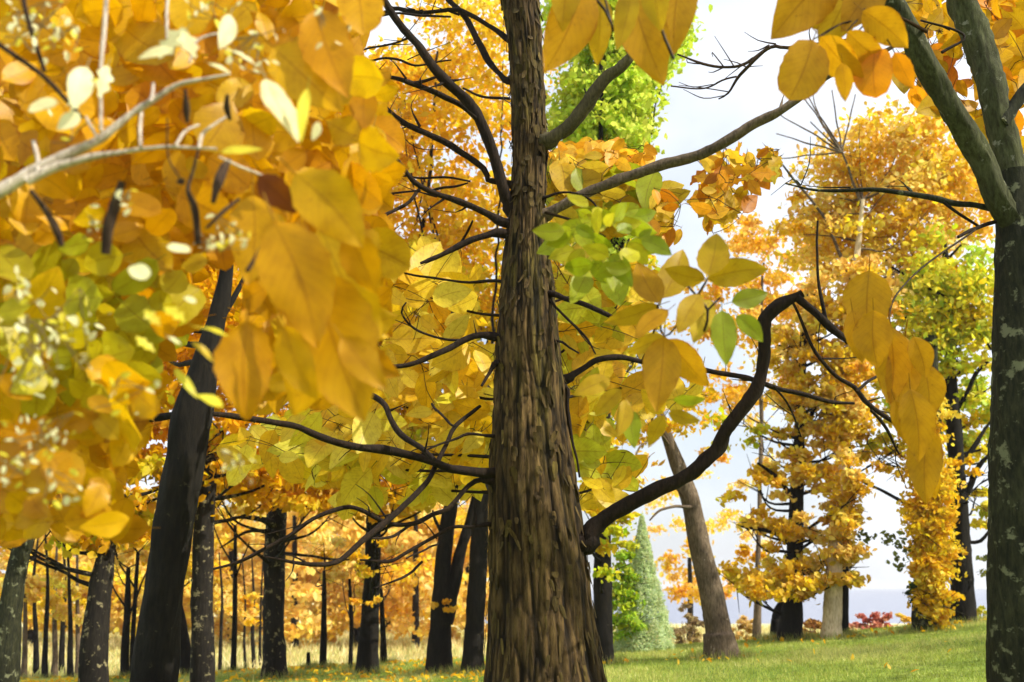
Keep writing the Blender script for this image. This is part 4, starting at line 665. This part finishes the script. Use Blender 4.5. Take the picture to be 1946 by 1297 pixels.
# shrubs and weeds beyond the lawn
def shrub(label, px, py, rx, ry, Y, pal, size, cv=2.5):
    cv *= 3.0; ry *= 1.25
    p = P(px, py + ry, Y); g = float(ground(p[0], Y)); root = empty('shrub', (p[0], Y, g), label, 'shrub', 'shrubs along the lawn edge')
    mb = MB(); 
    for _ in range(7): tube(mb, [np.array([p[0], Y, g - .05]), P(px + rng.normal() * rx * .4, py - ry * .3, Y + rng.normal() * .2)], [.012, .005], 5, .2, 0)
    mb.build('stem', M_TWIG, root); mb = MB(); crown(mb, [(px, py, rx, ry, Y, .5)], pal, size, cover=cv, clump=.2); mb.build('foliage', M_LEAF, root)
RED = [srgb(196, 110, 100), srgb(214, 140, 120), srgb(180, 90, 80), srgb(226, 180, 150)]
shrub('low reddish pink shrub left of the gold creeper-clad trunk', 1660, 1186, 52, 18, 24, RED, .10)
shrub('small cream and yellow weeds between red shrub and gold creeper trunk', 1725, 1182, 26, 12, 24, LEMON + PEACH, .09)
shrub('brown bush with russet leaves between orange trunk and pale cream trunk', 1543, 1190, 22, 24, 26, [srgb(150, 100, 60), srgb(120, 90, 50), srgb(210, 170, 80)], .11)
shrub('grey-brown weedy bush just left of the leaning trunk', 1310, 1195, 30, 36, 27, [srgb(170, 150, 110), srgb(130, 110, 80), srgb(200, 180, 120)], .10, 1.6)
shrub('straw-coloured weeds right of the leaning trunk foot', 1415, 1196, 30, 24, 27, [srgb(220, 190, 110), srgb(230, 200, 130), srgb(190, 160, 90)], .10, 1.8)
shrub('yellow leafy tuft at foot of the tall black tree', 1872, 1170, 16, 14, 22, LIME + LEMON, .09)
# longer grass and leaf drifts round the feet of the trunks
gv = []; lv = []
for bx_, by_, r_ in BASES:
    if by_ > 24: continue
    k_ = int(260 + 900 * r_); a_ = rng.uniform(0, 6.28, k_); q_ = r_ * rng.uniform(.75, 1.5, k_) + rng.exponential(.07, k_)
    gv.append(np.stack([bx_ + np.cos(a_) * q_, by_ + np.sin(a_) * q_], 1)); k_ = 26; a_ = rng.uniform(0, 6.28, k_); q_ = r_ + rng.exponential(.35, k_); lv.append(np.stack([bx_ + np.cos(a_) * q_, by_ + np.sin(a_) * q_], 1))
g_ = np.vstack(gv); n = len(g_); h_ = rng.uniform(.06, .2, n); b_ = np.stack([g_[:, 0], g_[:, 1], ground(g_[:, 0], g_[:, 1]) - .01], 1); a_ = rng.uniform(0, 6.28, n); d_ = np.stack([np.cos(a_), np.sin(a_), 0 * a_], 1) * .006
t_ = b_ + np.concatenate([rng.normal(size=(n, 2)) * .05, h_[:, None]], 1); mb = MB(); mb.add(np.stack([b_ - d_, b_ + d_, t_], 1).reshape(-1, 3), np.arange(3 * n).reshape(-1, 3), None, np.repeat(np.array([(.2, .28, .05), (.34, .38, .09), (.5, .46, .16)])[rng.integers(0, 3, n)], 3, 0)); tag(mb.build('tufted_grass', M_LEAF, None, False), kind='stuff')
g_ = np.vstack(lv); n = len(g_); mb = MB(); small_leaves(mb, np.stack([g_[:, 0], g_[:, 1], ground(g_[:, 0], g_[:, 1]) + .05], 1), rng.uniform(.06, .13, n), np.array(GOLD + ORANGE)[rng.integers(0, 8, n)] * .8, flat=2.5); tag(mb.build('drifted_leaves', M_LEAF), kind='stuff')
# an unseen tree added outside the picture to dapple the lawn with shade
lx, ly = 15.0, 11.5
root = empty('added_shade_tree', (lx, ly, float(ground(lx, ly))), 'unseen gold tree added beyond the right edge to shade the lawn', 'tree')
mb = MB(); tube(mb, [np.array([lx, ly, float(ground(lx, ly)) - .1]), np.array([lx, ly, 4.5]), np.array([lx + .1, ly, 9.5])], [.3, .22, .06], 18, .15, .09); mb.build('trunk', M_DARK, root)
mb = MB(); n = 6000; cc = np.array([lx, ly, 8.5]) + unit(rng.normal(size=(30, 3))) * (rng.random((30, 1)) ** .4) * np.array([5.0, 4.2, 2.0]); pos = cc[rng.integers(0, 30, n)] + rng.normal(size=(n, 3)) * np.array([1.3, .3, .35]); small_leaves(mb, pos, rng.uniform(.1, .2, n), np.array(GOLD)[rng.integers(0, 4, n)]); mb.build('crown', M_LEAF, root)
m, nt, N, L = nodes('haze_air'); v = N('ShaderNodeVolumePrincipled'); v.inputs['Color'].default_value = (.92, .95, 1, 1); v.inputs['Density'].default_value = .0004; o = N('ShaderNodeOutputMaterial'); L(v.outputs[0], o.inputs['Volume'])
mb = MB(); hv = [(x_, y_, z_) for x_ in (-7000, 7000) for y_ in (-100, 7000) for z_ in (-4, 26)]; mb.add(hv, [[0, 1, 3, 2], [4, 6, 7, 5], [0, 4, 5, 1], [2, 3, 7, 6], [0, 2, 6, 4], [1, 5, 7, 3]])
tag(mb.build('haze', m, None, False), kind='stuff')
# ================================================================== LIGHT, SKY, CAMERA
sd = Vector((math.sin(AZ) * math.cos(EL), math.cos(AZ) * math.cos(EL), math.sin(EL)))
su = bpy.data.lights.new('sun', 'SUN'); su.energy = 5.0; su.angle = math.radians(.5); su.color = (1, .93, .80)
so = bpy.data.objects.new('sun', su); COL.objects.link(so); so.rotation_euler = sd.to_track_quat('Z', 'Y').to_euler(); so.location = (20, 20, 40)
w = bpy.data.worlds.new('World'); C.world = w; w.use_nodes = True; nt = w.node_tree; nt.nodes.clear(); L = nt.links.new
N = lambda t, **kw: _mk(nt, t, kw)
sk = N('ShaderNodeTexSky'); sk.sky_type = 'NISHITA'; sk.sun_disc = False; sk.sun_elevation = EL; sk.sun_rotation = AZ; sk.dust_density = 3.0; sk.air_density = 1.0
tc = N('ShaderNodeTexCoord'); no = N('ShaderNodeTexNoise'); no.inputs['Scale'].default_value = 2.2; no.inputs['Detail'].default_value = 6; L(tc.outputs['Generated'], no.inputs['Vector'])
rp = ramp(N, [(.36, (.3, .3, .3)), (.62, (1, 1, 1))]); L(no.outputs[0], rp.inputs[0])
mx = N('ShaderNodeMix', data_type='RGBA'); L(rp.outputs[0], mx.inputs[0]); L(sk.outputs[0], mx.inputs[6]); mx.inputs[7].default_value = (7.2, 7.5, 8.1, 1)
bg = N('ShaderNodeBackground'); bg.inputs['Strength'].default_value = .13; L(mx.outputs[2], bg.inputs[0]); o = N('ShaderNodeOutputWorld'); L(bg.outputs[0], o.inputs[0])
cam = bpy.data.cameras.new('camera'); co = bpy.data.objects.new('camera', cam); COL.objects.link(co); co.location = (0, 0, CAMZ); co.rotation_euler = (math.pi / 2 + PIT, 0, 0)
cam.sensor_width = 36; cam.lens = 36 * F / 1946; cam.clip_end = 20000; cam.clip_start = .05
cam.dof.use_dof = True; cam.dof.focus_distance = 7.0; cam.dof.aperture_fstop = 2.2
C.camera = co
C.render.engine = 'CYCLES'; cy = C.cycles; cy.use_denoising = True; cy.max_bounces = 8; cy.diffuse_bounces = 5; cy.glossy_bounces = 2; cy.transmission_bounces = 4; cy.sample_clamp_indirect = 6
cy.use_adaptive_sampling = True; cy.adaptive_threshold = .02
C.view_settings.view_transform = 'Standard'; C.view_settings.look = 'None'; C.view_settings.exposure = .46; C.view_settings.gamma = 1
